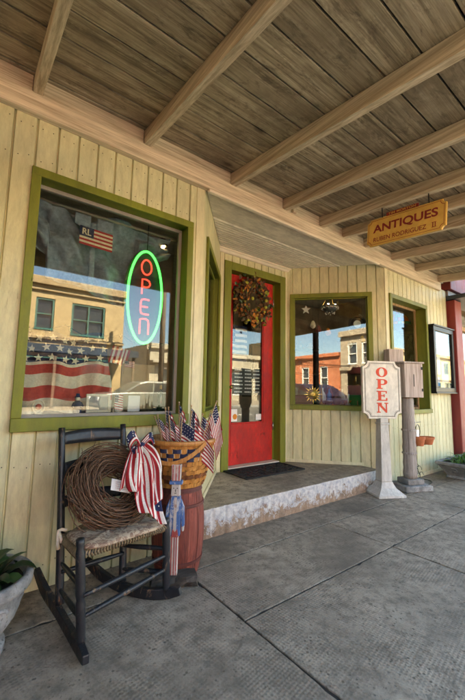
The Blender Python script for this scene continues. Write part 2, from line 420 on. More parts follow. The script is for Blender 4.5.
def flag_cloth(mb, fn, nu=20, rows=13, canton=.42, stars=(5, 4), star_r=.018, both=True, asp=1.0):
    """fn(u,v) -> point, v=1 at top.  slots: 0 red 1 white 2 navy"""
    nv = rows * 2
    ncu = max(1, round(nu * canton)); top = nv - 14
    mb.grid(fn, nu, nv, lambda i, j: 2 if (i < ncu and j >= top) else ((j // 2) % 2))
    cu = ncu / nu; e = 1e-3
    for a in range(stars[0]):
        for b in range(stars[1]):
            u = (a + .5 + .25 * (b % 2) - .12) / stars[0] * cu; v = 1 - (b + .5) / stars[1] * (14 / nv)
            p = V3(fn(u, v)); du = (V3(fn(u + e, v)) - p) / e; dv = (V3(fn(u, v - e)) - p) / -e
            nrm = du.cross(dv).normalized(); U = du.normalized(); W = nrm.cross(U)
            for sgn in ((1, -1) if both else (1,)):
                q = [p + U * x * star_r + W * y * star_r + nrm * .002 * sgn for x, y in STAR]
                mb.add(q, [tuple(range(10))], 1)

# ------------------------------------------------------------------ camera, light, sky
cam_d = bpy.data.cameras.new('camera'); cam = bpy.data.objects.new('camera', cam_d); COL.objects.link(cam)
fw, rt, up = V3((.6079, .7858, .1137)), V3((.7896, -.6134, .0179)), V3((-.0838, -.0789, .9934))
cam.matrix_world = Matrix(((rt.x, up.x, -fw.x, 0), (rt.y, up.y, -fw.y, -2.0471), (rt.z, up.z, -fw.z, 1.0), (0, 0, 0, 1)))
cam_d.sensor_fit = 'VERTICAL'; cam_d.sensor_height = 36; cam_d.lens = 36 * 349.0 / 700
cam_d.clip_start = .02; cam_d.clip_end = 1200
scene.camera = cam

SUN_EL, SUN_AZ = math.radians(50), math.radians(28)     # sun stands behind the shop
sdir = V3((math.sin(SUN_AZ) * math.cos(SUN_EL), math.cos(SUN_AZ) * math.cos(SUN_EL), math.sin(SUN_EL)))
sl = bpy.data.lights.new('sun', 'SUN'); sl.energy = 5.0; sl.angle = math.radians(.5); sl.color = (1, .93, .82)
so = bpy.data.objects.new('sun', sl); COL.objects.link(so); so.rotation_euler = (-sdir).to_track_quat('-Z', 'Y').to_euler(); so.location = sdir * 40
w = bpy.data.worlds.new('World'); scene.world = w; w.use_nodes = True
wn = w.node_tree; wn.nodes.clear()
sky = wn.nodes.new('ShaderNodeTexSky'); sky.sky_type = 'NISHITA'; sky.sun_disc = False
sky.sun_elevation = SUN_EL; sky.sun_rotation = SUN_AZ; sky.air_density = 1.0; sky.dust_density = .1; sky.ozone_density = 3.0
bg = wn.nodes.new('ShaderNodeBackground'); bg.inputs[1].default_value = .05
wo = wn.nodes.new('ShaderNodeOutputWorld'); wn.links.new(sky.outputs[0], bg.inputs[0]); wn.links.new(bg.outputs[0], wo.inputs[0])
vs = scene.view_settings; vs.view_transform = 'Standard'; vs.look = 'None'; vs.exposure = 4.8; vs.gamma = 1
vs.use_white_balance = True; vs.white_balance_temperature = 7900; vs.white_balance_tint = 4
scene.render.engine = 'CYCLES'
cy = scene.cycles; cy.use_denoising = True; cy.max_bounces = 14; cy.diffuse_bounces = 6; cy.glossy_bounces = 5; cy.transparent_max_bounces = 16
cy.sample_clamp_indirect = 6; cy.caustics_reflective = False; cy.caustics_refractive = False
# ------------------------------------------------------------------ the ground
S_TOP = .19
X1, X2, XD, YD = 1.30, 3.80, .75, .844        # entry corners, splay run, depth
g = MB(); g.bx(-400, 400, -400, 400, -.6, -.31); struct('ground', g, 'earth')
g = MB(); g.bx(-60, 60, -14.0, -3.3, -.33, -.13); struct('road', g, 'asphalt')
g = MB()
for k in range(-14, 15): g.bx(k * 3.2, k * 3.2 + 1.4, -8.75, -8.63, -.13, -.126)
struct('road_marking', g, 'line')
g = MB()
for k in range(-16, 17): g.bx(k * 2.4, k * 2.4 + 2.392, -3.3, -3.14, -.33, .0)
struct('kerb', g, 'kerb', bevel=.015)
g = MB()
for k in range(-16, 17): g.bx(k * 2.4, k * 2.4 + 2.392, -14.16, -14.0, -.33, .0)
struct('kerb', g, 'kerb', bevel=.015)
g = MB(); g.bx(-60, 60, -40, -14.165, -.31, -.004); struct('far_pavement', g, 'strip')
# pavement: slabs with worn joints
rgp = random.Random(55)
def rough_rect(x0, x1, y0, y1, q=.0022):
    pts = []
    for (ax, ay), (bx_, by) in (((x0, y0), (x1, y0)), ((x1, y0), (x1, y1)), ((x1, y1), (x0, y1)), ((x0, y1), (x0, y0))):
        n = max(2, int(math.hypot(bx_ - ax, by - ay) / .035)); nx, ny = (ay - by), (bx_ - ax); L = math.hypot(nx, ny)
        for i in range(n):
            t = i / n; d = (rgp.uniform(0, q) + (rgp.uniform(.003, .009) if rgp.random() < .06 else 0)) if i else 0
            pts.append((ax + (bx_ - ax) * t + nx / L * d, ay + (by - ay) * t + ny / L * d))
    return pts
g = MB(); J = .0085
g2 = MB(); g2.bx(-60, 60, -3.13, 2, -.30, -.0055); struct('joint_bed', g2, 'grit')
tx = [1.066 + 1.261 * k for k in range(-9, 14)]
for a, b_ in zip(tx[:-1], tx[1:]):
    rows = [(-.296, -.789), (-.789, -1.98), (-1.98, -3.135)] if a > .9 else [(-.296, -1.98), (-1.98, -3.135)]
    for y1, y0 in rows:
        dz = R(-.0012, .0012)
        g.prism(WORLD, rough_rect(a + J / 2, b_ - J / 2, y0 + J / 2, y1 - J / 2), -.04, dz)
struct('pavement', g, 'slab', bevel=.003)
g = MB()
for a, b_ in ((-12, 1.066), (1.066, 3.59), (3.59, 16)): g.prism(WORLD, rough_rect(a + .003, b_ - .003, -.296 + J / 2, .4), -.06, R(-.0012, .0008))
struct('pavement', g, 'strip', bevel=.004)
# raised entry floor, its front edge chipped and uneven
g = MB(); rg = random.Random(77)
front_edge = []; x = X1 - .06
while x < 3.57:
    chip = rg.uniform(.004, .014) if rg.random() < .10 else 0
    front_edge.append((x, .004 + chip + rg.uniform(-.0022, .0022))); x += rg.uniform(.012, .04)
sl_poly = front_edge + [(3.585, .003), (3.60, .018), (3.60, .30), (3.1, .9), (3.1, 1.2), (2.0, 1.2), (2.0, .9), (1.24, .1)]
g.prism(WORLD, sl_poly, -.05, S_TOP)
o = g.build('step', ['stepc', 'riser'], bevel=.008); o['kind'] = 'structure'
for p in o.data.polygons:
    if abs(p.normal.z) < .5: p.material_index = 1

# ------------------------------------------------------------------ the shop
shop = thing('antique_shop', 'pale yellow board clad antique shop with olive window frames and a red door', 'shop building', (2.55, 0, 0))
fF = Fr((0, 0, 0), (1, 0, 0), ZUP)
UL = V3((XD, YD, 0)).normalized(); LEN = math.hypot(XD, YD)
fL = Fr((X1, 0, 0), UL, ZUP)
UR = V3((XD, -YD, 0)).normalized()
fR = Fr((X2 - XD, YD, 0), UR, ZUP)
fD = Fr((0, YD, 0), (1, 0, 0), ZUP)
GW = .1069
def grooved(mb, fr, u0, u1, z0, z1, ph=0., gw=.0135, gd=.014, back=.06):
    pts = [(u0, 0.)]
    k = math.ceil((u0 - ph) / GW - 1e-6)
    while ph + k * GW < u1:
        u = ph + k * GW
        for du, c in ((-gw / 2, 0), (-gw / 6, -gd), (gw / 6, -gd), (gw / 2, 0)):
            if u0 + 1e-4 < u + du < u1 - 1e-4: pts.append((u + du, c))
        k += 1
    pts.append((u1, 0.))
    # every board its own island so its tone can differ
    run = []
    def flush(r):
        if len(r) > 1:
            vs = [fr(u, z0, c) for u, c in r] + [fr(u, z1, c) for u, c in r]; n = len(r)
            mb.add(vs, [(i, i + 1, n + i + 1, n + i) for i in range(n - 1)])
    for q in pts:
        run.append(q)
        if q[1] < 0 and len(run) > 1 and run[-2][1] < 0:
            flush(run); run = [q]
    flush(run)
    mb.fbox(fr, u0, u1, z0, z1, -back, -gd - .002)
def wall(fr, u0, u1, z0, z1, hole=None, ph=0., label=None):
    mb = MB()
    if hole:
        a, b, c, d = hole; i = .018; a += i; b -= i; c += i; d -= i
        for q in ((u0, a, z0, z1), (b, u1, z0, z1), (a, b, z0, c), (a, b, d, z1)):
            if q[1] - q[0] > .004 and q[3] - q[2] > .004: grooved(mb, fr, q[0], q[1], q[2], q[3], ph)
    else: grooved(mb, fr, u0, u1, z0, z1, ph)
    o = mb.build('wall', 'wall', shop)
    if label: o['label'] = label
    return o
def window(fr, hole, t, tb, depth, sash=.022, sashm='greysash', mat='olive', face=.020):
    u0, u1, z0, z1 = hole; mb = MB(); f0 = .0015
    mb.fbox(fr, u0, u1, z1 - t, z1, f0, face); mb.fbox(fr, u0, u1, z0, z0 + tb, f0, face + .012)
    mb.fbox(fr, u0, u0 + t, z0 + tb, z1 - t, f0, face); mb.fbox(fr, u1 - t, u1, z0 + tb, z1 - t, f0, face)
    j = .012; a, b, c, d = u0 + t - j, u1 - t + j, z0 + tb - j, z1 - t + j
    mb.fbox(fr, a - .02, a, c, d, -depth - .03, 0); mb.fbox(fr, b, b + .02, c, d, -depth - .03, 0)
    mb.fbox(fr, a - .02, b + .02, d, d + .02, -depth - .03, 0); mb.fbox(fr, a - .02, b + .02, c - .02, c, -depth - .03, 0)
    fo = mb.build('window', mat, shop, bevel=.003)
    mb = MB(); s = sash
    mb.fbox(fr, a, b, d - s, d, -depth - .012, -depth + .012); mb.fbox(fr, a, b, c, c + s, -depth - .012, -depth + .012)
    mb.fbox(fr, a, a + s, c + s, d - s, -depth - .012, -depth + .012); mb.fbox(fr, b - s, b, c + s, d - s, -depth - .012, -depth + .012)
    mb.build('sash', sashm, fo, bevel=.003)
    mb = MB(); mb.fbox(fr, a + s - .004, b - s + .004, c + s - .004, d - s + .004, -depth - .003, -depth + .002)
    mb.build('pane', 'glass', fo)
    return fo
ZB, ZT = 2.45, 3.55
W1 = (.207, 1.207, .775, 2.168)
W3 = (3.886, 4.852, .752, 2.166)
# main front, left of the entry, and its bit above the beam
wall(fF, -1.6, X1 - .065, 0.0, 2.50, W1, .2173)
wall(fF, X2 + .062, 5.52, -.0, 2.50, W3, .055)
mb = MB()
grooved(mb, fF, -1.6, 5.52, 2.72, ZT, .2173)
mb.build('wall', 'wall', shop)
# corner boards
mb = MB(); mb.fbox(fF, X1 - .065, X1, 0.0, 2.50, -.05, .006); mb.fbox(fF, X1 - .066, X1 - .001, 0, .0005, -.05, -.01); mb.build('corner_board', 'trimpaint', shop, bevel=.004)
mb = MB(); mb.fbox(fF, X2, X2 + .062, 0.0, 2.50, -.05, .006); mb.build('corner_board', 'trimpaint', shop, bevel=.004)
# splayed sides and door wall
WS = (.045, .985, .79, 2.165)
WL = (LEN - .985, LEN - .045, .79, 2.165)
wall(fL, .004, LEN, 0, 2.56, WL, .03)
wall(fR, 0, LEN - .004, 0, 2.56, WS, .075)
DH = (2.102, 3.015, S_TOP, 2.368)
mb = MB()
grooved(mb, fD, X1 + XD - .03, DH[0] + .02, S_TOP - .02, 2.56, 2.0); grooved(mb, fD, DH[1] - .02, X2 - XD + .03, S_TOP - .02, 2.56, 2.0)
grooved(mb, fD, DH[0] + .02, DH[1] - .02, DH[3] - .02, 2.56, 2.0)
mb.build('wall', 'wall', shop)
# plain strip boards where the splays meet the door wall, and skirting boards
mb = MB()
mb.fbox(fD, X1 + XD, DH[0] - .001, S_TOP, 2.50, .001, .010); mb.fbox(fD, DH[1] + .001, X2 - XD, S_TOP, 2.50, .001, .010)
mb.build('corner_board', 'trimpaint', shop, bevel=.003)
mb = MB(); mb.fbox(fR, .004, LEN - .28, S_TOP, S_TOP + .035, .001, .014); mb.build('skirting', 'trimpaint', shop, bevel=.004)
mb = MB(); mb.fbox(fL, .28, LEN - .004, S_TOP, S_TOP + .035, .001, .014); mb.build('skirting', 'trimpaint', shop, bevel=.004)
mb = MB(); mb.fbox(fF, X2 + .064, 5.5, .0, .04, .001, .014); mb.build('skirting', 'trimpaint', shop, bevel=.004)
win1 = window(fF, W1, .046, .066, .10)
win2 = window(fR, WS, .052, .05, .05, .02, 'olive')
winL = window(fL, WL, .052, .05, .05, .02, 'olive')
win3 = window(fF, W3, .05, .05, .13, .03, 'tanwood')
# door frame and leaf
mb = MB(); u0, u1, z0, z1 = DH; t = .088; dd = .075
mb.fbox(fD, u0, u0 + t, z0, z1, .0015, .024); mb.fbox(fD, u1 - t, u1, z0, z1, .0015, .024); mb.fbox(fD, u0 + t, u1 - t, z1 - t, z1, .0015, .0235)
mb.fbox(fD, u0 + t - .035, u0 + t - .01, z0, z1 - t + .01, -.16, 0); mb.fbox(fD, u1 - t + .01, u1 - t + .035, z0, z1 - t + .01, -.16, 0)
mb.fbox(fD, u0 + t - .035, u1 - t + .035, z1 - t + .01, z1 - t + .035, -.16, 0)
mb.build('door_frame', 'olive', shop, bevel=.003)
mb = MB(); mb.fbox(fD, u0 + t - .01, u1 - t + .01, S_TOP, S_TOP + .022, -.15, .012); mb.build('threshold', 'crown', shop, bevel=.006)
a, b, c, d = u0 + t + .002, u1 - t - .030, S_TOP + .026, z1 - t - .004
GA, GB, GC, GD = 2.285, 2.752, .640, 2.165
mb = MB(); k0, k1 = -dd - .042, -dd
mb.fbox(fD, a, GA, c, d, k0, k1); mb.fbox(fD, GB, b, c, d, k0, k1)
mb.fbox(fD, GA, GB, GD, d, k0, k1); mb.fbox(fD, GA, GB, c, GC, k0, k1)
i = .014
mb.fbox(fD, GA, GA + i, GC, GD, k1 - .02, k1 - .006); mb.fbox(fD, GB - i, GB, GC, GD, k1 - .02, k1 - .006)
mb.fbox(fD, GA + i, GB - i, GC, GC + i, k1 - .02, k1 - .006); mb.fbox(fD, GA + i, GB - i, GD - i, GD, k1 - .02, k1 - .006)
door = mb.build('door', 'red', shop, bevel=.003)
mb = MB(); mb.fbox(fD, GA + .004, GB - .004, GC + .004, GD - .004, k1 - .027, k1 - .022); mb.build('pane', 'glass', door)
mb = MB()   # worn raised panel on the kick plate
mb.fbox(fD, GA + .0, GB + .0, c + .10, GC - .055, k1 + .0008, k1 + .004); mb.build('kick_panel', 'red', door, bevel=.002)
mb = MB(); mb.tube([fD(2.245, 1.03, k1), fD(2.245, 1.03, k1 + .035)], .009, 8); mb.ball(fD(2.245, 1.03, k1 + .05), .02, 8); mb.build('handle', 'brass', door, smooth=True)
mb = MB()   # dark hinge-side gap with the closer hardware
mb.fbox(fD, b + .002, u1 - t + .008, S_TOP + .03, d, k0, k1 - .012); mb.build('door_stop', 'olive', shop)
for zz in (.55, 2.0):
    mb = MB(); mb.tube([fD(b + .004, zz, k1 + .006), fD(b + .004, zz + .09, k1 + .006)], .007, 8); mb.build('hinge', 'chrome', door, smooth=True)
# soffit: plain panel, then beadboard strips, then the crown moulding
def splay_x(y): return X1 + XD * y / YD + .004, X2 - XD * y / YD - .004
mb = MB()
def strip(mb, y0, y1, z0, z1):
    a0, b0 = splay_x(y0); a1, b1 = splay_x(y1)
    mb.prism(WORLD, [(a0, y0), (b0, y0), (b1, y1), (a1, y1)], z0, z1)
strip(mb, .003, .352, 2.498, 2.515); strip(mb, .352, .366, 2.508, 2.53)
mb.build('soffit', 'soffit', shop)
mb = MB(); y = .366
while y < .80:
    strip(mb, y, y + .028, 2.489, 2.512); y += .0365
strip(mb, .366, .84, 2.513, 2.53)
mb.build('soffit', 'soffit', shop, bevel=.004)
mb = MB(); a0, b0 = splay_x(.80)
mb.prism(Fr((a0 - .02, 0, 0), (0, 1, 0), ZUP), [(.80, 2.497), (.80, 2.478), (.812, 2.470), (.822, 2.452), (.834, 2.446), (.842, 2.446), (.842, 2.497)], 0, b0 - a0 + .04)
mb.build('crown_moulding', 'crown', shop)
# roof and outer shell of the building
mb = MB(); mb.bx(-1.6, 5.52, -.06, 6.0, 3.55, 3.68); mb.bx(-1.6, 5.52, .02, 6.0, 2.62, 2.70); mb.build('roof', 'soffit', shop)
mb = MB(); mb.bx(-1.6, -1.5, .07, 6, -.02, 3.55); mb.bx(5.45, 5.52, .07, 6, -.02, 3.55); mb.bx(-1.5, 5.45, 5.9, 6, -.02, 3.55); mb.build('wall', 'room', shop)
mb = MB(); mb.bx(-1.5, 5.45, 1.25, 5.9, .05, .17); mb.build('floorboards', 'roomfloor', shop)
# display shelves behind the windows
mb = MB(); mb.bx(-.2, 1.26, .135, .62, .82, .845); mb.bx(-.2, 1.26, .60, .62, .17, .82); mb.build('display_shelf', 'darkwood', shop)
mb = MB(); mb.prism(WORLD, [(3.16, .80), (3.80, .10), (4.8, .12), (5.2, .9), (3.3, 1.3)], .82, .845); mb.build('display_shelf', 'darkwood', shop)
mb = MB(); mb.bx(3.3, 5.4, 2.2, 2.25, .2, 2.6); mb.build('back_partition', 'room', shop)
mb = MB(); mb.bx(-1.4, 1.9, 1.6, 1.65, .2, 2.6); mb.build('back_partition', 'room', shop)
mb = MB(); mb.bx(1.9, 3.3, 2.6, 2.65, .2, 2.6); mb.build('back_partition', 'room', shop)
o = MB()
# nail heads in the boards
mb = MB(); rg = random.Random(19)
for k in range(-15, 50):
    u = .2173 + GW * (k + .5)
    if not (-1.55 < u < X1 - .08 or X2 + .08 < u < 5.5): continue
    for z in (.12, .60, 2.22, 2.40):
        if z == .60 or (not (W1[0] - .03 < u < W1[1] + .03) and not (W3[0] - .03 < u < W3[1] + .03)) or z > 2.18 or z < .7:
            for s in (-.026, .026):
                c_ = (u + s + rg.uniform(-.004, .004), z + rg.uniform(-.01, .01)); r_ = .0028
                mb.prism(fF, [(c_[0] + r_ * math.cos(t), c_[1] + r_ * math.sin(t)) for t in [i * math.pi / 3 for i in range(6)]], .0002, .0012)
nh = mb.build('nail_heads', 'blackmetal', shop); nh['kind'] = 'stuff'
# narrow glazed display bay: curtain rod inside the big window
mb = MB(); mb.tube([(.12, .25, 2.125), (1.26, .25, 2.125)], .009, 8); mb.build('curtain_rod', 'greysash', shop, smooth=True)

# ------------------------------------------------------------------ porch canopy
can = thing('porch_canopy', 'bare timber porch canopy of tan joists and grey boards over the pavement', 'porch roof', (2.0, -2.25, 0))
SLOPE = .1016; YE = -2.10
def zb(y): return 2.565 + SLOPE * y            # underside of the joists
mb = MB(); mb.bx(-1.6, 5.27, -.042, .000, ZB, 2.566); mb.build('beam', 'beam', can, bevel=.003)
mb = MB(); mb.bx(X1 + .01, 3.62, -.05, -.02, ZB - .021, ZB - .001); mb.build('beam_bead', 'crown', can, bevel=.004)
jx = [-1.03, -.41, .20, .83, 1.537, 2.11, 2.607, 2.97, 3.36, 3.94, 4.54, 5.22]
JW, JH = .046, .098
nrm = V3((0, -SLOPE, 1)).normalized(); jd = V3((0, -1, -SLOPE)).normalized()
for x in jx:
    mb = MB(); fr = Fr((x - JW / 2, .0, zb(0)), (1, 0, 0), (0, -1, -SLOPE))
    # fr.N points down; the joist grows upward from its underside
    mb.fbox(fr, 0, JW, 0.0, 2.10, -JH, 0); mb.build('joist', 'joist', can, bevel=.002)
mb = MB()
for a, b_ in zip(jx[:-1], jx[1:]): mb.bx(a + JW / 2 + .002, b_ - JW / 2 - .002, -.03, .0, 2.568, 2.665)
mb.build('blocking', 'beam', can, bevel=.003)
mb = MB(); mb.bx(2.19, 2.235, -.06, -.031, 2.569, 2.62); mb.build('cleat', 'joist', can, bevel=.004)
mb = MB(); y = .10; rr = random.Random(3)
while y > -2.14:
    wdt = .172 + rr.uniform(-.012, .012); gap = .0095
    # boards butt at random joists
    cuts = [-1.6] + sorted(rr.sample(jx[1:-1], 2)) + [5.60]
    for a, b_ in zip(cuts[:-1], cuts[1:]):
        dz = rr.uniform(-.003, .0)
        fr = Fr((a + .0015, y, zb(y) + JH + .0015 + dz + .004), (1, 0, 0), (0, -1, -SLOPE))
        mb.fbox(fr, 0, b_ - a - .003, 0, wdt - gap, -.022, 0)
    y -= wdt
mb.build('ceiling_boards', 'deck', can, bevel=.002)
mb = MB(); fr = Fr((-1.7, .15, zb(.15) + JH + .034), (1, 0, 0), (0, -1, -SLOPE)); mb.fbox(fr, 0, 7.4, 0, 2.33, -.03, 0); mb.build('roof_sheet', 'awning', can)
mb = MB(); mb.bx(-1.6, 5.5, YE - .045, YE - .002, 2.352, 2.47); mb.build('fascia', 'beam', can, bevel=.006)
for x in (-2.4, .45, 3.5):
    mb = MB(); mb.bx(x - .05, x + .05, YE - .046 - .10, YE - .046, .0, 2.46); mb.build('post', 'pole', can, bevel=.008)
mb = MB(); q = [V3((.79, -.53, 2.609)), V3((.80, -.50, 2.606)), V3((.815, -.47, 2.609))]
mb = MB(); mb.bx(-.80, -.75, -2.05, -.045, 0, 2.33); mb.build('added_shade_panel', 'pole', can, bevel=.004)  # unseen panel added to shade the left end of the porch
# a long dark split in one of the boards
mb = MB(); fk = Fr((.66, -.60, zb(-.60) + JH + .0035), (1, -.11, 0), (0, -1, -SLOPE))
mb.prism(fk, [(0, 0), (.02, -.003), (.05, -.0025), (.085, -.004), (.12, -.002), (.14, 0), (.115, .002), (.07, .0035), (.03, .003)], -.001, .001); mb.build('split', 'blackmetal', can)

# ------------------------------------------------------------------ neighbouring building at the far end
nb = thing('neighbouring_shop', 'dark red brick corner pier and dim glazed shopfront beyond the bulletin board', 'shop building', (7.5, 0, 0))
mb = MB(); mb.bx(5.56, 5.80, -.10, .3, 0, 2.36); mb.bx(5.53, 9.9, -.07, .3, 2.52, 4.3); mb.build('pier', 'darkred', nb, bevel=.01)
mb = MB(); mb.bx(5.80, 9.9, .12, .3, 0, .55); mb.build('wall', 'darkred', nb)
mb = MB(); mb.bx(5.53, 9.9, -.5, .1, 2.365, 2.425); mb.bx(5.53, 9.9, -.56, -.5, 2.35, 2.5); mb.build('awning', 'awning', nb, bevel=.006)
mb = MB(); mb.bx(5.56, 9.9, -.02, .0, 2.44, 2.515); mb.build('transom', 'greysash', nb)
f = MB()
for x in (5.82, 7.1, 8.4, 9.7): f.bx(x, x + .07, .15, .22, .55, 2.36)
f.bx(5.8, 9.9, .15, .22, .55, .62); f.bx(5.8, 9.9, .15, .22, 2.05, 2.12)
wf = f.build('window', 'tanwood', nb, bevel=.004)
mb = MB(); mb.bx(5.85, 9.8, .18, .186, .6, 2.33); mb.build('pane', 'glass', wf)
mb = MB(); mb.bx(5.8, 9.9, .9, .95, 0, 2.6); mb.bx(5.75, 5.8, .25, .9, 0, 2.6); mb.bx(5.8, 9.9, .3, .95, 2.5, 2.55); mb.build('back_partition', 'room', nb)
mb = MB(); mb.bx(5.53, 9.9, .3, 6, 4.2, 4.3); mb.bx(9.8, 9.9, .3, 6, 0, 4.2); mb.bx(5.53, 9.9, 5.9, 6, 0, 4.2); mb.build('roof', 'darkred', nb)
# ------------------------------------------------------------------ rocking chair
FL, FRt, RL, RR = V3((.437, -.582, 0)), V3((.860, -.452, 0)), V3((.422, -.300, 0)), V3((.708, -.285, 0))
ch = thing('rocking_chair', 'worn black ladder-back rocking chair with a woven seat against the shop wall', 'rocking chair', (.62, -.40, 0))
def turned(p, q, r, n=10, beads=()):
    """leg profile: slight swell with turned rings"""
    p = V3(p); q = V3(q); k = 22; pts = []; rs = []
    for i in range(k + 1):
        t = i / k; pts.append(p.lerp(q, t)); rr = r * (1 - .14 * abs(2 * t - 1) ** 3)
        for b in beads:
            if abs(t - b) < .024: rr *= .80
        rs.append(rr)
    return pts, rs
def leg(p, q, r, name='leg', beads=()):
    mb = MB(); pts, rs = turned(p, q, r, 12, beads); mb.tube(pts, rs, 12); return mb.build(name, 'chair', ch, smooth=True)
leg(FL + V3((.002, 0, .045)), V3((.421, -.553, .412)), .0185, beads=(.42, .9))
leg(FRt + V3((0, 0, .042)), V3((.846, -.450, .374)), .0185, beads=(.42, .9))
TL, TR = V3((.4175, -.135, .797)), V3((.742, -.095, .797))
for b, s, t in ((RL, V3((.418, -.255, .34)), TL), (RR, V3((.722, -.225, .34)), TR)):
    pts = []; rs = []
    for i in range(25):
        u = i / 24
        p = (b + V3((0, 0, .06))).lerp(s, u / .38) if u < .38 else s.lerp(t, (u - .38) / .62)
        pts.append(p); rs.append(.0185 * (1 - .18 * u))
    mb = MB(); mb.tube(pts, rs, 12); mb.build('back_post', 'chair', ch, smooth=True)
def post_at(b, s, t, z):
    if z < s.z: return b.lerp(s, z / s.z)
    return s.lerp(t, (z - s.z) / (t.z - s.z))
def slat(z0, z1):
    mb = MB(); n = 12
    for a, c in ((0, 1),):
        def fn(u, v, off=0):
            z = z0 + (z1 - z0) * v
            L = post_at(RL, V3((.418, -.255, .34)), TL, z); Rr = post_at(RR, V3((.722, -.225, .34)), TR, z)
            p = L.lerp(Rr, u); bow = .028 * (1 - (2 * u - 1) ** 2)
            return p + V3((-.1, .99, 0)) * bow + V3((0, 0, .012 * (1 - (2 * u - 1) ** 2) * v))
        mb.grid(fn, n, 3)
    mb.build('slat', 'chair', ch, solid=.011, smooth=True)
slat(.718, .772); slat(.572, .632); slat(.44, .485)
def rung(p, q, r=.0115):
    p = V3(p); q = V3(q); mb = MB(); k = 12
    mb.tube([p.lerp(q, i / k) for i in range(k + 1)], [r * (1 - .35 * abs(2 * i / k - 1) ** 2) for i in range(k + 1)], 9); mb.build('stretcher', 'chair', ch, smooth=True)
def at(p, z): return V3((p.x, p.y, z))
rung(at(FL, .212), at(FRt, .205)); rung(at(FL, .135) + V3((-.004, 0, 0)), at(FRt, .142))
rung(at(FL, .232), at(RL, .225)); rung(at(FL, .125), at(RL, .118))
rung(at(FRt, .232), at(RR, .225)); rung(at(FRt, .125), at(RR, .118))
rung(at(RL, .19), at(RR, .19))
def rocker(pts):
    mb = MB(); pts = [V3(p) for p in pts]
    # smooth arc through the points, plank on edge
    P = []; n = len(pts)
    for i in range(n - 1):
        p0, p1, p2, p3 = pts[max(0, i - 1)], pts[i], pts[i + 1], pts[min(n - 1, i + 2)]
        for k in range(6):
            t = k / 6; P.append(.5 * ((2 * p1) + (p2 - p0) * t + (2 * p0 - 5 * p1 + 4 * p2 - p3) * t * t + (3 * p1 - p0 - 3 * p2 + p3) * t ** 3))
    P.append(pts[-1]); o = len(mb.v); m = len(P)
    for i, p in enumerate(P):
        d = (P[min(m - 1, i + 1)] - P[max(0, i - 1)]).normalized(); s = d.cross(ZUP).normalized(); u = s.cross(d)
        e = min(1, .62 + .38 * min(i, m - 1 - i) / 5)
        for a, b in ((-.0125, -.024 * e), (.0125, -.024 * e), (.0125, .024 * e), (-.0125, .024 * e)): mb.v.append(p + s * a + u * b)
    for i in range(m - 1):
        for j in range(4): mb.f.append((o + 4 * i + j, o + 4 * i + (j + 1) % 4, o + 4 * i + 4 + (j + 1) % 4, o + 4 * i + 4 + j)); mb.m.append(0)
    mb.f += [(o + 3, o + 2, o + 1, o), (o + 4 * m - 4, o + 4 * m - 3, o + 4 * m - 2, o + 4 * m - 1)]; mb.m += [0, 0]
    mb.build('rocker', 'chair', ch, bevel=.004)
rocker([(.366, -.060, .122), (.388, -.165, .068), (.418, -.30, .034), (.432, -.44, .022), (.438, -.582, .027), (.436, -.662, .034)])
rocker([(.585, -.085, .122), (.640, -.180, .068), (.708, -.285, .034), (.795, -.39, .024), (.860, -.452, .032), (.905, -.510, .052)])
# rush seat woven in four triangles over round rails
a, b, c, d = V3((.421, -.553, .350)), V3((.848, -.452, .332)), V3((.722, -.232, .318)), V3((.420, -.258, .325))
for p, q in ((a, b), (b, c), (c, d), (d, a)):
    mb = MB(); mb.tube([p, q], .010, 8); mb.build('seat_rail', 'chair', ch, smooth=True)
mb = MB(); ctr = (a + b + c + d) / 4
for p, q in ((a, b), (b, c), (c, d), (d, a)):
    n = 34
    for i in range(n):
        t = (i + .5) / n; e = p.lerp(q, t); o_ = (e - ctr); o_.z = 0; o_.normalize()
        k = 1 - abs(2 * t - 1); inn = e.lerp(ctr, max(.06, k) * .97)
        mb.tube([e + V3((0, 0, -.014)) + o_ * .006, e + o_ * .014, e + V3((0, 0, .0135)) + o_ * .002, inn + V3((0, 0, .006)), inn + V3((0, 0, -.004))], .0050, 6)
mb.build('seat', 'rush', ch, smooth=True)

# seat cushion
m_, nt_, out_ = new_mat('checked_cushion'); b_ = NB(nt_)
ck = b_.n('ShaderNodeTexChecker'); ck.inputs['Scale'].default_value = 1; b_.l(b_.coord((62, 62, 2), (0, 0, .3)), ck.inputs['Vector'])
ck.inputs['Color1'].default_value = (.30, .13, .10, 1); ck.inputs['Color2'].default_value = (.46, .39, .29, 1)
nn_ = b_.noise(b_.coord(), 40, 6, .7)
lf_ = b_.ramp(b_.noise(b_.coord((1, 1, 1), (0, 0, .3)), 34, 3, .5, 1.8), [(.47, 0), (.53, 1)])
b_.bsdf(out_, b_.mix(b_.ramp(nn_, [(.4, .5), (.6, 0)]), b_.mix(b_.math('MULTIPLY', lf_, .85), (.44, .34, .24), (.16, .08, .055)), (.36, .28, .2)), .95, bump=nn_, bstr=.5)
M['cushion'] = m_
cu = thing('seat_cushion', 'flat red and cream checked cushion tied to the seat of the black rocking chair', 'cushion', (.61, -.41, .34))
mb = MB(); n = 40; rings = []
ax, ay = V3((.957, .205, -.03)), V3((-.16, .985, -.06))
def cpt(t, r, z):
    s, c_ = math.sin(t), math.cos(t)
    sx = (abs(c_) ** .6) * (1 if c_ > 0 else -1); sy = (abs(s) ** .6) * (1 if s > 0 else -1)
    wv = 1 + .02 * math.sin(5 * t)
    return V3((.612, -.400, .3575)) + ax * sx * .205 * r * wv * (1 - .12 * sy) + ay * sy * .158 * r * wv + ZUP * z
prof = [(0.02, .016), (.5, .017), (.8, .0165), (.95, .012), (1.0, .004), (.985, -.003), (.9, -.007), (.02, -.008)]
o = len(mb.v)
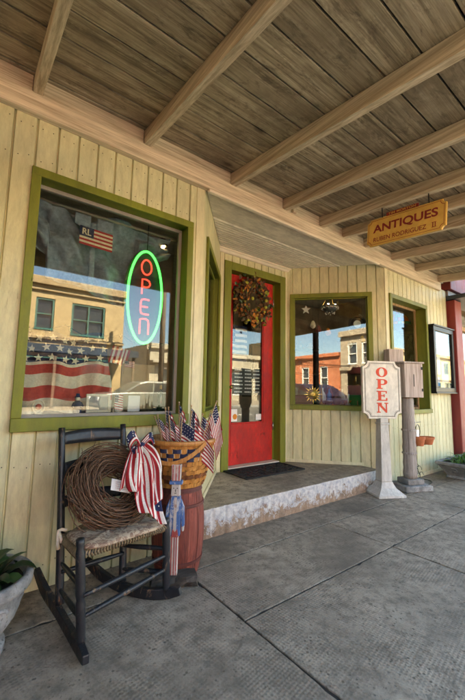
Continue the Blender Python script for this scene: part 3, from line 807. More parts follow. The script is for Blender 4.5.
for r_, z_ in prof:
    for j in range(n): mb.v.append(cpt(2 * math.pi * j / n, r_, z_ + (.003 * math.sin(j * 1.1) if r_ < .97 else 0)))
for i in range(len(prof) - 1):
    for j in range(n): mb.f.append((o + i * n + j, o + i * n + (j + 1) % n, o + (i + 1) * n + (j + 1) % n, o + (i + 1) * n + j)); mb.m.append(0)
mb.build('pad', 'cushion', cu, smooth=True)
mb = MB()
k = V3((.398, -.300, .365))
mb.tube([(.43, -.31, .366), (.41, -.302, .372), k, (.393, -.318, .358), (.392, -.325, .325), (.396, -.322, .30)], [.007, .007, .009, .008, .007, .009], 7)
mb.tube([k, (.400, -.33, .352), (.405, -.335, .328)], [.008, .007, .008], 7)
mb.build('tie', 'cream', cu, smooth=True)

# ------------------------------------------------------------------ vine wreath with striped bow
WB, WT = V3((.612, -.440, .362)), V3((.632, -.190, .700))
wc = (WB + WT) / 2; wup = (WT - WB).normalized(); wr = V3((.985, .17, 0)); wr = (wr - wup * wr.dot(wup)).normalized(); wn_ = wr.cross(wup)
if wn_.y > 0: wn_ = -wn_
wre = thing('vine_wreath', 'round brown twig wreath with a flag-striped bow leaning on the rocking chair', 'wreath', wc)
mb = MB(); rg = random.Random(11)
RO = (WT - WB).length / 2; 
for k in range(165):
    th = rg.uniform(0, 6.28); rad = rg.uniform(.38, .99); R0 = RO * rad * rg.uniform(.96, 1.0); tilt = rg.uniform(-1, 1)
    span = rg.uniform(2.2, 6.1); t0 = rg.uniform(0, 6.28); nseg = int(span * 6) + 2
    lim = .056 * math.sqrt(max(.05, 1 - ((rad - .68) / .36) ** 2))
    z0 = rg.uniform(-lim, lim); ph = rg.uniform(0, 6.28); am = rg.uniform(.004, .018); fq = rg.choice((1, 2, 3)); ex = rg.uniform(-.013, .013); ey = rg.uniform(-.013, .013)
    pts = []
    for i in range(nseg + 1):
        t = t0 + span * i / nseg; rr = R0 + am * math.sin(fq * t + ph) + rg.uniform(-.0018, .0018)
        zz = z0 + .014 * math.sin(2 * t + ph) + rg.uniform(-.0016, .0016)
        pts.append(wc + wr * (rr * math.cos(t) + ex) + wup * (rr * math.sin(t) + ey) + wn_ * zz)
    r0 = rg.uniform(.0018, .0043)
    mb.tube(pts, [r0 * (1 - .4 * i / nseg) for i in range(nseg + 1)], 5)
for k in range(26):   # loose ends springing off
    t = rg.uniform(2.2, 4.3) if k < 14 else rg.uniform(0, 6.28); p = wc + (wr * math.cos(t) + wup * math.sin(t)) * RO * rg.uniform(.7, .95) + wn_ * rg.uniform(0, .05)
    d = (wr * (-math.sin(t)) + wup * math.cos(t)) * rg.choice((-1, 1)) + (wr * math.cos(t) + wup * math.sin(t)) * rg.uniform(.2, .6)
    L = rg.uniform(.05, .12)
    mb.tube([p, p + d * L * .5 + wn_ * .006, p + d * L + wn_ * rg.uniform(-.01, .03)], [.0028, .0022, .0012], 5)
mb.build('twig_ring', 'twig', wre, smooth=True)
# bow: folded strips of flag cloth
def wp(a, b, c=0): return wc + wr * a + wup * b + wn_ * c
def ribbon(mb, path, wid, side, stripes=9, fold=.01, nseg=18, navy=None, ph=0):
    P = [V3(p) for p in path]; n = len(P)
    def cr(t):
        x = t * (n - 1); i = min(int(x), n - 2); t = x - i
        p0, p1, p2, p3 = P[max(0, i - 1)], P[i], P[i + 1], P[min(n - 1, i + 2)]
        return .5 * ((2 * p1) + (p2 - p0) * t + (2 * p0 - 5 * p1 + 4 * p2 - p3) * t * t + (3 * p1 - p0 - 3 * p2 + p3) * t ** 3)
    def fn(u, v):
        p = cr(v); s = V3(side) if not callable(side) else V3(side(v))
        ww = wid if not callable(wid) else wid(v)
        q = p + s * (u - .5) * ww
        return q + wn_ * fold * (math.sin(u * 9 + v * 3 + ph) + .5 * math.sin(u * 17 - v * 5 + ph))
    mb.grid(fn, stripes * 2, nseg, lambda i, j: 2 if (navy and navy(i / (stripes * 2), j / nseg)) else (i // 2) % 2)
    for a in range(5):
        for b in range(5):
            u, v = (a + .5) / 5, (b + .5) / 5
            if navy and navy(u, v) and navy(u + .08, v):
                p = fn(u, v) + wn_ * .004
                mb.add([p + wr * x * .0042 + wup * y * .0042 for x, y in STAR], [tuple(range(10))], 1)
c0 = .085
mb = MB()
D = lambda a, b: (wr * a + wup * b).normalized()
# left hanging tail, big right tails, loops round the knot
ribbon(mb, [wp(.095, .160, c0), wp(.062, .10, c0 + .012), wp(.036, .03, c0 + .01), wp(.026, -.035, c0 - .01)], lambda v: .06 + .03 * v, D(.80, .60), 9, .008)
bow1 = mb.build('bow_tail', ['flagred', 'flagwhite', 'navy'], wre, smooth=True, solid=.0025)
mb = MB()
ribbon(mb, [wp(.125, .165, c0 + .01), wp(.128, .07, c0 + .03), wp(.118, -.05, c0 + .034), wp(.108, -.14, c0 + .03), wp(.112, -.205, c0 + .03)], lambda v: .055 + .095 * min(1, v * 1.7), D(.84, -.54), 12, .013, 26, navy=lambda u, v: u > .62 and .52 < v < .74, ph=1)
mb.build('bow_tail', ['flagred', 'flagwhite', 'navy'], wre, smooth=True, solid=.0025)
mb = MB()
ribbon(mb, [wp(.135, .165, c0 - .005), wp(.175, .10, c0 + .005), wp(.186, .01, c0), wp(.180, -.09, c0 - .008), wp(.165, -.14, c0 - .01)], lambda v: .045 + .035 * min(1, v * 1.7), D(.86, .5), 11, .012, 26, navy=lambda u, v: u > .35 and .40 < v < .70, ph=2)
mb.build('bow_tail', ['flagred', 'flagwhite', 'navy'], wre, smooth=True, solid=.0025)
mb = MB()
ribbon(mb, [wp(.118, .150, c0 + .02), wp(.100, .135, c0 + .035), wp(.094, .09, c0 + .036), wp(.095, .05, c0 + .03)], lambda v: .035 + .02 * v, D(.9, .42), 8, .006, 14, ph=4)
mb.build('bow_tail', ['flagred', 'flagwhite', 'navy'], wre, smooth=True, solid=.0025)
mb = MB()
ribbon(mb, [wp(.112, .158, c0 + .015), wp(.092, .09, c0 + .03), wp(.075, .0, c0 + .028), wp(.070, -.07, c0 + .022), wp(.078, -.11, c0 + .02)], lambda v: .05 + .075 * min(1, v * 1.7), D(.82, -.57), 10, .013, 22, navy=lambda u, v: u < .5 and .0 < v < .2, ph=3)
mb.build('bow_tail', ['flagred', 'flagwhite', 'navy'], wre, smooth=True, solid=.0025)
mb = MB()
ribbon(mb, [wp(.128, .160, c0 + .022), wp(.155, .10, c0 + .04), wp(.165, .02, c0 + .045), wp(.150, -.07, c0 + .045), wp(.142, -.15, c0 + .04)], lambda v: .04 + .055 * min(1, v * 1.7), D(.84, .54), 10, .014, 22, ph=5)
mb.build('bow_tail', ['flagred', 'flagwhite', 'navy'], wre, smooth=True, solid=.0025)
for sgn in (-1, 1):
    mb = MB()
    ribbon(mb, [wp(.122, .155, c0 + .02), wp(.122 + sgn * .045, .195, c0 + .055), wp(.122 + sgn * .072, .165, c0 + .03), wp(.122 + sgn * .045, .135, c0 + .005), wp(.122, .150, c0 + .01)], .058, D(.25 * sgn, .97), 7, .004, 20, navy=lambda u, v: .18 < v < .8 and u > .3, ph=sgn)
    mb.build('bow_loop', ['flagred', 'flagwhite', 'navy'], wre, smooth=True, solid=.002)
mb = MB(); mb.ball(wp(.122, .155, c0 + .035), .014, 8); mb.build('bow_knot', 'navy', wre, smooth=True)
mb = MB(); fr = Fr(wp(.012, -.028, c0 - .03), D(.96, -.22), D(.22, .96))
if fr.N.dot(wn_) < 0: fr.N = -fr.N
mb.fbox(fr, -.047, .047, -.028, .028, 0, .0016)
tg = mb.build('price_tag', 'paper', wre)
m_, nt_, out_ = new_mat('faint_red_ink'); NB(nt_).bsdf(out_, (.55, .32, .30), .8); M['ink'] = m_
mb = MB(); rg = random.Random(5)
for i, bb in enumerate((.014, .004, -.006, -.016)):
    a0 = -.026
    while a0 < .03:
        l = rg.uniform(.004, .011); mb.fbox(fr, a0, a0 + l, bb, bb + .0022, .0017, .002); a0 += l + .003
mb.build('lettering', 'ink', tg)

# ------------------------------------------------------------------ barrel, basket and hand flags
BC = V3((1.045, -.222, 0))
bar = thing('wooden_barrel', 'narrow red-stained wooden barrel carrying the flag basket', 'barrel', BC)
BH = .462
def brad(z): t = z / BH; return .118 + .028 * (1 - (2 * t - 1) ** 2)
mb = MB(); ns = 15; rg = random.Random(2)
for k in range(ns):
    a0 = 2 * math.pi * k / ns; a1 = 2 * math.pi * (k + 1) / ns - .018; off = rg.uniform(-.002, .002); o = len(mb.v); nz = 12
    for i in range(nz + 1):
        z = BH * i / nz
        for a, dr in ((a0, 0), ((a0 + a1) / 2, .0012), (a1, 0), (a1, -.014), (a0, -.014)):
            r_ = brad(z) + dr + off; mb.v.append(BC + V3((r_ * math.cos(a), r_ * math.sin(a), z)))
    for i in range(nz):
        for j in range(5): mb.f.append((o + i * 5 + j, o + i * 5 + (j + 1) % 5, o + i * 5 + 5 + (j + 1) % 5, o + i * 5 + 5 + j)); mb.m.append(0)
    mb.f += [(o + 4, o + 3, o + 2, o + 1, o), tuple(o + nz * 5 + j for j in range(5))]; mb.m += [0, 0]
mb.build('staves', 'barrel', bar)
mb = MB(); mb.lathe([(.01, .43), (.105, .43), (.105, .442), (.01, .442)], BC, 28); mb.build('lid', 'barrel', bar)
for z0, z1 in ((.435, .461), (.36, .377), (.066, .086)):
    mb = MB(); n = 40; prof = [(brad(z0) + .0015, z0), (brad(z0) + .006, z0 + .002), (brad(z1) + .006, z1 - .002), (brad(z1) + .0015, z1)]
    o = len(mb.v)
    for r_, z_ in prof:
        for j in range(n): t = 2 * math.pi * j / n; mb.v.append(BC + V3((r_ * math.cos(t), r_ * math.sin(t), z_)))
    for i in range(4):
        i2 = (i + 1) % 4
        for j in range(n): mb.f.append((o + i * n + j, o + i * n + (j + 1) % n, o + i2 * n + (j + 1) % n, o + i2 * n + j)); mb.m.append(0)
    mb.build('hoop', 'hoop', bar)
# basket
KC = V3((1.048, -.216, BH + .001)); KH = .258
bk = thing('wicker_basket', 'honey brown woven basket with a navy star band standing on the red barrel', 'basket', KC)
def krad(z): t = z / KH; return .135 + .058 * t ** .8
mb = MB(); nst = 30; rows = 10; rg = random.Random(4)
M['wickernavy'] = plain('navy_wicker', (.02, .024, .06), .6)
M['wickercream'] = plain('cream_wicker', (.62, .53, .38), .6)
front = math.atan2(-2.0471 - KC.y, 0 - KC.x)
for i in range(rows):
    z0 = .004 + (KH - .02) * i / rows; z1 = z0 + (KH - .02) / rows - .003
    for j in range(nst):
        a0 = 2 * math.pi * (j - .06) / nst; a1 = 2 * math.pi * (j + 1.06) / nst; am = (a0 + a1) / 2
        out_in = (i + j) % 2; o = len(mb.v); ns_ = 4
        dfr = (am - front + math.pi) % (2 * math.pi) - math.pi
        mi = 0
        if 6 <= i <= 8 and -.72 < dfr < .62: mi = 2 if out_in else 3
        elif rg.random() < .12 or i in (2,): mi = 1
        for s_ in range(ns_ + 1):
            t = s_ / ns_; a = a0 + (a1 - a0) * t; bulge = (.0055 if out_in else -.0045) * math.sin(math.pi * t)
            for z, dr in ((z0, 0), (z1, 0), (z1, -.003), (z0, -.003)):
                r_ = krad(z) + bulge + dr; mb.v.append(KC + V3((r_ * math.cos(a), r_ * math.sin(a), z)))
        for s_ in range(ns_):
            for q in range(4): mb.f.append((o + s_ * 4 + q, o + s_ * 4 + 4 + q, o + s_ * 4 + 4 + (q + 1) % 4, o + s_ * 4 + (q + 1) % 4)); mb.m.append(mi)
for j in range(nst):
    a = 2 * math.pi * (j + .5) / nst; o = len(mb.v)
    for z in (0, KH * .5, KH - .01):
        r_ = krad(z) - .0015
        for da, dr in ((-.075, 0), (.075, 0), (.075, -.003), (-.075, -.003)): mb.v.append(KC + V3(((r_ + dr) * math.cos(a + da), (r_ + dr) * math.sin(a + da), z)))
    for s_ in range(2):
        for q in range(4): mb.f.append((o + s_ * 4 + q, o + s_ * 4 + (q + 1) % 4, o + s_ * 4 + 4 + (q + 1) % 4, o + s_ * 4 + 4 + q)); mb.m.append(0)
mb.build('weave', ['wicker', 'wickerdark', 'wickernavy', 'wickercream'], bk)
mb = MB(); mb.lathe([(.01, 0), (.134, 0), (.134, .006), (.01, .006)], KC, 30); mb.build('bottom', 'wicker', bk)
mb = MB(); n = 44; o = 0
prof = [(krad(KH) - .012, KH - .024), (krad(KH) + .010, KH - .024), (krad(KH) + .013, KH - .012), (krad(KH) + .010, KH), (krad(KH) - .012, KH)]
for r_, z_ in prof:
    for j in range(n): t = 2 * math.pi * j / n; mb.v.append(KC + V3((r_ * math.cos(t), r_ * math.sin(t), z_)))
for i in range(5):
    i2 = (i + 1) % 5
    for j in range(n): mb.f.append((o + i * n + j, o + i * n + (j + 1) % n, o + i2 * n + (j + 1) % n, o + i2 * n + j)); mb.m.append(0)
mb.build('rim', 'wicker', bk, bevel=.003)
# two swing handles folded down over the outside
for sa, sgn in ((front - .32, 1), (front + math.pi + .2, -1)):
    mb = MB(); pts = []
    for i in range(25):
        t = i / 24; a = sa + (t - .5) * 2.0 ; drop = .10 * math.sin(math.pi * t)
        rr_ = krad(KH) + .018 + .012 * math.sin(math.pi * t) - drop * .18
        pts.append(KC + V3((rr_ * math.cos(a), rr_ * math.sin(a), KH - .012 - drop)))
    o = len(mb.v)
    for i, p in enumerate(pts):
        d = (pts[min(24, i + 1)] - pts[max(0, i - 1)]).normalized(); out = V3((p.x - KC.x, p.y - KC.y, 0)).normalized(); u = d.cross(out).normalized()
        for x, y in ((-.011, -.003), (.011, -.003), (.011, .003), (-.011, .003)): mb.v.append(p + u * x + out * y)
    for i in range(24):
        for q in range(4): mb.f.append((o + i * 4 + q, o + i * 4 + (q + 1) % 4, o + i * 4 + 4 + (q + 1) % 4, o + i * 4 + 4 + q)); mb.m.append(0)
    mb.build('handle', 'wicker', bk, bevel=.002)
# hand flags standing in the basket
camr = V3((.79, -.613, 0)).normalized(); camf = V3((.613, .79, 0))
def hand_flag(base, tip, label, drape=(1, -.2), wid=.15, hei=.10, furl=.0, fly=None, ph=0.):
    base = V3(base); tip = V3(tip); d = (tip - base).normalized()
    wid *= 1.22; hei *= 1.22
    t = thing('hand_flag', label, 'flag', base, 'small flags in the basket')
    mb = MB(); mb.tube([base, tip], .0032, 6); mb.ball(tip, .0055, 6); mb.build('stick', 'stick', t, smooth=True)
    fl = V3(fly).normalized() if fly else (camr * drape[0] + ZUP * drape[1]).normalized()
    nn = d.cross(fl).normalized()
    def fn(u, v):
        p = tip - d * (.012 + hei * (1 - v))
        sag = ZUP * (-.055 * u * u * wid / .15)
        fx = u * wid * (1 - furl * .8)
        return p + fl * fx + sag + nn * ((.010 + .02 * furl) * u ** .6 * math.sin(u * (7 + 14 * furl) + v * 2 + ph)) + fl * .02 * furl * math.sin(v * 6 + ph) * u
    mb = MB(); flag_cloth(mb, fn, 20, 13, .42, (5, 4), .0038); mb.build('cloth', ['flagred', 'flagwhite', 'navy'], t, smooth=True)
    return t
K = KC
def kp(a, c, z): return K + camr * a + camf * c + ZUP * (z + (.035 if z > .1 else 0))
hand_flag(kp(-.02, .0, .03), kp(-.165, .02, .335), 'flag leaning furthest left over the basket rim', (1, -.45), .12, .085, .1, ph=.3)
hand_flag(kp(-.05, .03, .03), kp(-.088, .04, .39), 'tightly furled flag on an upright stick left of the basket centre', (1, -.9), .10, .12, .75, ph=1)
hand_flag(kp(-.06, -.02, .03), kp(-.135, -.04, .35), 'small drooping flag in front of the furthest left flag', (.8, -.7), .11, .085, .3, ph=2)
hand_flag(kp(-.01, .05, .03), kp(-.030, .07, .42), 'tallest upright flag near the middle of the basket', (1, -.9), .11, .13, .7, ph=.7)
hand_flag(kp(.0, -.03, .03), kp(-.002, -.05, .36), 'flag furled to show broad red and white bands at the basket centre', (.7, -1), .12, .14, .55, ph=2.6)
hand_flag(kp(.03, .05, .03), kp(.045, .08, .40), 'upright flag showing mostly its navy corner behind the open flag', (1, -.8), .11, .10, .55, ph=3.2)
hand_flag(kp(.0, -.06, .03), kp(.020, -.13, .335), 'widest open flag hanging over the front right of the basket rim', (1, -.16), .165, .11, .0, fly=tuple(camr * 1 + ZUP * -.42 - camf * .1), ph=1.2)
hand_flag(kp(.06, .02, .03), kp(.120, .03, .355), 'half-hidden flag between the open flag and the one leaning right', (1, -.6), .09, .09, .3, ph=.2)
hand_flag(kp(.05, -.02, .04), kp(.205, -.03, .435), 'flag leaning far right with its stripes hanging down past the basket rim', fly=tuple(camr * .30 - ZUP * 1), wid=.135, hei=.095, ph=2.2)
hand_flag(kp(.03, .0, .03), kp(.060, -.03, .37), 'flag with its stripes bunched just left of the half-hidden one', (1, -.7), .10, .10, .45, ph=5)
hand_flag(kp(-.03, -.03, .03), kp(-.062, -.07, .345), 'front flag drooping over the navy star band of the basket', (.9, -.6), .11, .09, .25, ph=5.5)
hand_flag(kp(.07, .05, .03), kp(.165, .08, .37), 'rear right flag behind the one leaning far right', (1, -.7), .10, .09, .35, ph=1.7)
hand_flag(kp(-.08, .06, .03), kp(-.115, .09, .385), 'flag with a plain pale stick at the back left of the basket', (1, -.8), .10, .10, .6, ph=4)

# ------------------------------------------------------------------ painted wooden figure on its block
fx = thing('painted_wooden_figure', 'narrow wooden plank figure painted red, white and blue before the red barrel', 'wooden figure', (.935, -.375, .062))
FU = camr; fF2 = Fr((.935, -.375, .062), FU, ZUP)
if fF2.N.dot(camf) > 0: fF2.N = -fF2.N
mb = MB(); mb.prism(fF2, [(-.020, 0), (.022, 0), (.022, .215), (-.018, .215)], -.012, .012); body = mb.build('legs', 'figwhite', fx, bevel=.003)
mb = MB()
for a in (-.010, .004, .015): mb.fbox(fF2, a - .0025, a + .0025, .002, .213, .0121, .0132)
mb.build('stripe', 'figred', body)
mb = MB(); mb.prism(fF2, [(-.026, .19), (.030, .19), (.034, .30), (.028, .385), (-.020, .385), (-.027, .30)], -.016, .0165); coat = mb.build('coat', 'figblue', fx, bevel=.004)
mb = MB(); mb.prism(fF2, [(-.004, .21), (.012, .21), (.011, .382), (-.002, .382)], .017, .019); mb.build('shirt', 'figwhite', coat)
mb = MB(); mb.prism(fF2, [(-.012, .188), (.024, .188), (.018, .228), (.006, .212), (-.006, .226)], .0192, .022); mb.build('sash', 'figred', coat)
for s in (-1, 1):
    mb = MB(); mb.prism(fF2, [(s * .029 + .002, .37), (s * .046 + .002, .33), (s * .050 + .002, .24), (s * .036 + .002, .235), (s * .030 + .002, .30)][::s], -.012, .014); mb.build('arm', 'figblue', fx, bevel=.003)
    mb = MB(); mb.prism(fF2, [(s * .036 + .002, .234), (s * .049 + .002, .239), (s * .047 + .002, .212), (s * .038 + .002, .212)][::s], -.008, .010); mb.build('hand', 'figwhite', fx, bevel=.003)
mb = MB(); mb.prism(fF2, [(-.022, .386), (.026, .386), (.024, .445), (-.020, .445)], -.014, .014); head = mb.build('head', 'figwhite', fx, bevel=.004)
mb = MB()
for a in (-.008, .011): mb.fbox(fF2, a - .003, a + .003, .424, .429, .0142, .0155)
mb.fbox(fF2, -.004, .007, .400, .4035, .0142, .0155); mb.fbox(fF2, -.0005, .0035, .409, .420, .0142, .018)
mb.build('face', 'signline', head)
mb = MB(); mb.prism(fF2, [(-.032, .4455), (.036, .4455), (.035, .462), (-.031, .462)], -.022, .022); mb.build('hat_brim', 'figblue', fx, bevel=.003)
mb = MB(); mb.prism(fF2, [(-.021, .4625), (.025, .4625), (.028, .545), (-.023, .545)], -.016, .016); hat = mb.build('hat', 'figwhite', fx, bevel=.003)
mb = MB()
for a in (-.014, .002, .018): mb.fbox(fF2, a - .003, a + .003, .464, .543, .0162, .0172)
mb.build('stripe', 'figred', hat)
lg = MB(); rg = random.Random(9); prof = []
p0, p1 = V3((.845, -.315, .031)), V3((1.055, -.405, .031)); ax_ = (p1 - p0).normalized(); sd = ax_.cross(ZUP)
o = 0; n = 12
for i in range(9):
    c = p0.lerp(p1, i / 8)
    for j in range(n):
        t = 2 * math.pi * j / n; r_ = .045 * (1 + rg.uniform(-.14, .14)); z = max(-.031, min(.0305, r_ * math.sin(t)))
        lg.v.append(c + sd * r_ * 1.05 * math.cos(t) + ZUP * z + ax_ * rg.uniform(-.006, .006))
for i in range(8):
    for j in range(n): lg.f.append((i * n + j, i * n + (j + 1) % n, (i + 1) * n + (j + 1) % n, (i + 1) * n + j)); lg.m.append(0)
lg.f += [tuple(range(n))[::-1], tuple(8 * n + j for j in range(n))]; lg.m += [0, 0]
tag(recenter(lg.build('split_log', 'log')), 'dark split log on the pavement under the painted wooden figure', 'log')
# ------------------------------------------------------------------ OPEN post sign
def notched(w, h, n, k=6):
    """board outline with concave quarter-round corners"""
    pts = []
    for cx_, cy_, a0 in ((w / 2, -h / 2, 180), (w / 2, h / 2, 270), (-w / 2, h / 2, 0), (-w / 2, -h / 2, 90)):
        arc = [(cx_ + n * math.cos(math.radians(a0 - 90 * i / k)), cy_ + n * math.sin(math.radians(a0 - 90 * i / k))) for i in range(k + 1)]
        pts += arc
    return pts
def border(mb, fr, w, h, n, t, c0, c1, mi=0):
    a = notched(w, h, n); b = notched(w - 2 * t, h - 2 * t, n); k = len(a)
    for i in range(k):
        j = (i + 1) % k
        mb.add([fr(*a[i], c0), fr(*a[j], c0), fr(*b[j], c0), fr(*b[i], c0), fr(*a[i], c1), fr(*a[j], c1), fr(*b[j], c1), fr(*b[i], c1)],
               [(4, 5, 6, 7), (0, 1, 5, 4), (2, 3, 7, 6), (1, 2, 6, 5), (3, 0, 4, 7)], mi)
# corner order check: build outline counter-clockwise
def notched(w, h, n, k=6):
    pts = []
    for cx_, cy_, a0, a1 in ((w / 2, -h / 2, 180, 90), (w / 2, h / 2, 270, 180), (-w / 2, h / 2, 360, 270), (-w / 2, -h / 2, 90, 0)):
        for i in range(k + 1):
            a = math.radians(a0 + (a1 - a0) * i / k); pts.append((cx_ + n * math.cos(a), cy_ + n * math.sin(a)))
    return pts
def O_(mb, fr, x, y, w, h, c0, c1, mi=0):
    n = 28
    for i in range(n):
        q = []
        for t in (2 * math.pi * i / n, 2 * math.pi * (i + 1) / n):
            q.append(((x + w / 2 * math.cos(t), y + h / 2 * math.sin(t)), (x + w * .235 * math.cos(t), y + h * .415 * math.sin(t))))
        (a, b), (c, d) = q
        mb.prism(fr, [a, c, d, b], c0, c1, mi)
def rects(mb, fr, x, y, w, h, rs, c0, c1, mi=0):
    for a, b, c, d in rs: mb.fbox(fr, x + (a - .5) * w, x + (b - .5) * w, y + (c - .5) * h, y + (d - .5) * h, c0, c1, mi)
def slab_open(mb, fr, x, ys, w, h, c0, c1, mi=0):
    O_(mb, fr, x, ys[0], w, h, c0, c1, mi)
    y = ys[1]   # P
    rects(mb, fr, x, y, w, h, [(.14, .40, .1, 1), (.02, .54, 0, .1), (.02, .14, .9, 1), (.40, .58, .9, 1), (.40, .58, .40, .5)], c0, c1, mi)
    n = 12
    for i in range(n):
        q = []
        for t in (-math.pi / 2 + math.pi * i / n, -math.pi / 2 + math.pi * (i + 1) / n):
            q.append(((x + (.58 - .5 + .40 * math.cos(t)) * w, y + (.70 - .5 + .30 * math.sin(t)) * h), (x + (.58 - .5 + .14 * math.cos(t)) * w, y + (.70 - .5 + .20 * math.sin(t)) * h)))
        (a, b), (c, d) = q; mb.prism(fr, [a, c, d, b], c0, c1, mi)
    y = ys[2]   # E
    rects(mb, fr, x, y, w, h, [(.14, .40, .1, .9), (.02, .93, 0, .1), (.02, .90, .9, 1), (.40, .62, .46, .56), (.62, .70, .36, .66), (.82, .93, .1, .28), (.80, .90, .74, .9)], c0, c1, mi)
    y = ys[3]   # N
    rects(mb, fr, x, y, w, h, [(.10, .20, .1, 1), (0, .32, 0, .1), (.78, .88, 0, .9), (.66, 1.0, .9, 1)], c0, c1, mi)
    P = lambda a, b: (x + (a - .5) * w, y + (b - .5) * h)
    mb.prism(fr, [P(.20, 1), P(.20, .72), P(.78, 0), P(.78, .30), P(.44, .72), P(.42, 1)][::1], c0, c1, mi)
    rects(mb, fr, x, y, w, h, [(0, .10, .9, 1)], c0, c1, mi)
OC = V3((3.415, -.135, 0))
os_ = thing('post_sign', 'cream OPEN sign with scooped corners on a grey-white post with a flared base', 'sign', OC)
ang = math.radians(28); SU = V3((math.cos(ang), -math.sin(ang), 0)); fS = Fr(OC, SU, ZUP)
mb = MB()   # flared square base, then the tapering post
prof = [(.142, 0), (.142, .020), (.118, .040), (.080, .075), (.062, .115), (.058, .13)]
for (r0, z0), (r1, z1) in zip(prof[:-1], prof[1:]):
    p = [fS(x * r0, z0, y * r0) for x, y in ((-1, -1), (1, -1), (1, 1), (-1, 1))] + [fS(x * r1, z1, y * r1) for x, y in ((-1, -1), (1, -1), (1, 1), (-1, 1))]
    mb.add(p, [(0, 1, 5, 4), (1, 2, 6, 5), (2, 3, 7, 6), (3, 0, 4, 7)])
mb.add([fS(x * .142, 0, y * .142) for x, y in ((-1, -1), (1, -1), (1, 1), (-1, 1))], [(3, 2, 1, 0)])
mb.build('base', 'signpost', os_)
mb = MB()
for z0, z1, r0, r1 in ((.13, .68, .056, .044), (.68, .70, .050, .050), (.70, .745, .043, .043)):
    p = [fS(x * r0, z0, y * r0) for x, y in ((-1, -1), (1, -1), (1, 1), (-1, 1))] + [fS(x * r1, z1, y * r1) for x, y in ((-1, -1), (1, -1), (1, 1), (-1, 1))]
    mb.add(p, [(3, 2, 1, 0), (4, 5, 6, 7), (0, 1, 5, 4), (1, 2, 6, 5), (2, 3, 7, 6), (3, 0, 4, 7)])
mb.build('post', 'signpost', os_, bevel=.004)
fB = Fr(fS(0, 1.030, 0), SU, ZUP)
mb = MB(); mb.prism(fB, notched(.425, .585, .058), -.018, .018); bd = mb.build('board', 'signwhite', os_, bevel=.003)
mb = MB(); border(mb, fB, .385, .545, .056, .0045, .0181, .0192); border(mb, fB, .368, .528, .057, .002, .0181, .0192); mb.build('border_line', 'signline', bd)
mb = MB(); slab_open(mb, fB, 0, (.178, .058, -.062, -.182), .128, .100, .0181, .0205); lab(mb.build('lettering', 'signred', bd), 'orange-red letters OPEN reading downwards')

# ------------------------------------------------------------------ wooden letter box on a log post
PC = V3((3.83, -.20, 0))
lb = thing('post_box', 'grey weathered wooden box on a peeling log post behind the OPEN sign', 'post box', PC)
fP = Fr(PC, V3((.92, -.39, 0)), ZUP)
mb = MB(); mb.fbox(fP, -.165, .165, 0, .060, -.13, .13); mb.fbox(fP, -.10, .10, .0605, .115, -.085, .085); mb.build('footing', 'stone', lb, bevel=.010)
mb = MB(); rg = random.Random(8); mb.lathe([(.062 + rg.uniform(-.003, .005) + .006 * (1 - i / 16), .1155 + .84 * i / 16) for i in range(17)], PC, 14); mb.build('post', 'postwood', lb, smooth=True)
for z in (.36, .60):
    mb = MB(); mb.lathe([(.068, z), (.074, z + .002), (.074, z + .018), (.068, z + .020)], PC, 18); mb.build('band', 'postwood', lb)
mb = MB(); mb.fbox(fP, -.105, .125, .955, 1.315, -.10, .095); bx_ = mb.build('box', 'boxwood', lb, bevel=.004)
mb = MB(); mb.fbox(fP, -.118, .138, 1.316, 1.334, -.112, .110); mb.build('lid', 'boxwood', bx_, bevel=.004)
mb = MB(); mb.fbox(fP, .004, .012, 1.07, 1.20, .0955, .097); mb.build('slot', 'blackmetal', bx_)
for z in (1.02, 1.25):
    mb = MB(); mb.fbox(fP, .105, .122, z, z + .03, .0955, .101); mb.build('hinge', 'blackmetal', bx_)
mb = MB(); mb.fbox(fP, -.205, -.02, 1.336, 1.475, -.10, -.01); mb.build('block', 'boxwood', lb, bevel=.005)
# iron plant stand with two terracotta pots
st = thing('plant_stand', 'thin black wire plant stand with scrolls against the pale wall', 'plant stand', (4.14, -.135, 0))
mb = MB(); W = .0042
mb.tube([(4.12, -.12, .0), (4.12, -.10, .62), (4.13, -.10, .66), (4.34, -.10, .665)], W, 6)
mb.tube([(4.20, -.10, .0), (4.20, -.10, .50)], W, 6); 
mb.tube([(4.12, -.12, .40), (4.16, -.13, .405), (4.38, -.13, .405)], W, 6)
pts = [V3((4.23 + .055 * math.cos(t), -.11, .565 + .075 * math.sin(t))) for t in [i * 2 * math.pi / 18 for i in range(18)]]
mb.tube(pts, W, 6, closed=True)
rg = random.Random(12)
for cx_, cz_, r_ in ((4.13, .17, .05), (4.19, .13, .06), (4.24, .07, .045), (4.15, .08, .055)):
    pts = [V3((cx_ + r_ * (1 - i / 30) * math.cos(i * .45), -.13 + .002 * i, cz_ + r_ * (1 - i / 30) * math.sin(i * .45))) for i in range(26)]
    mb.tube(pts, .003, 5)
pts = [V3((4.20 + .17 * math.cos(t), -.14 + .09 * math.sin(t), .006)) for t in [i * 2 * math.pi / 28 for i in range(28)]]
mb.tube(pts, W, 6, closed=True)
mb.build('wire_frame', 'blackmetal', st, smooth=True)
mb = MB(); mb.fbox(Fr((4.155, -.135, .54), (1, 0, 0), ZUP), -.03, .03, -.045, .045, 0, .012); mb.tube([(4.155, -.14, .585), (4.13, -.15, .64), (4.10, -.14, .70)], .004, 6); mb.build('meter_tag', 'paper', st, bevel=.003)
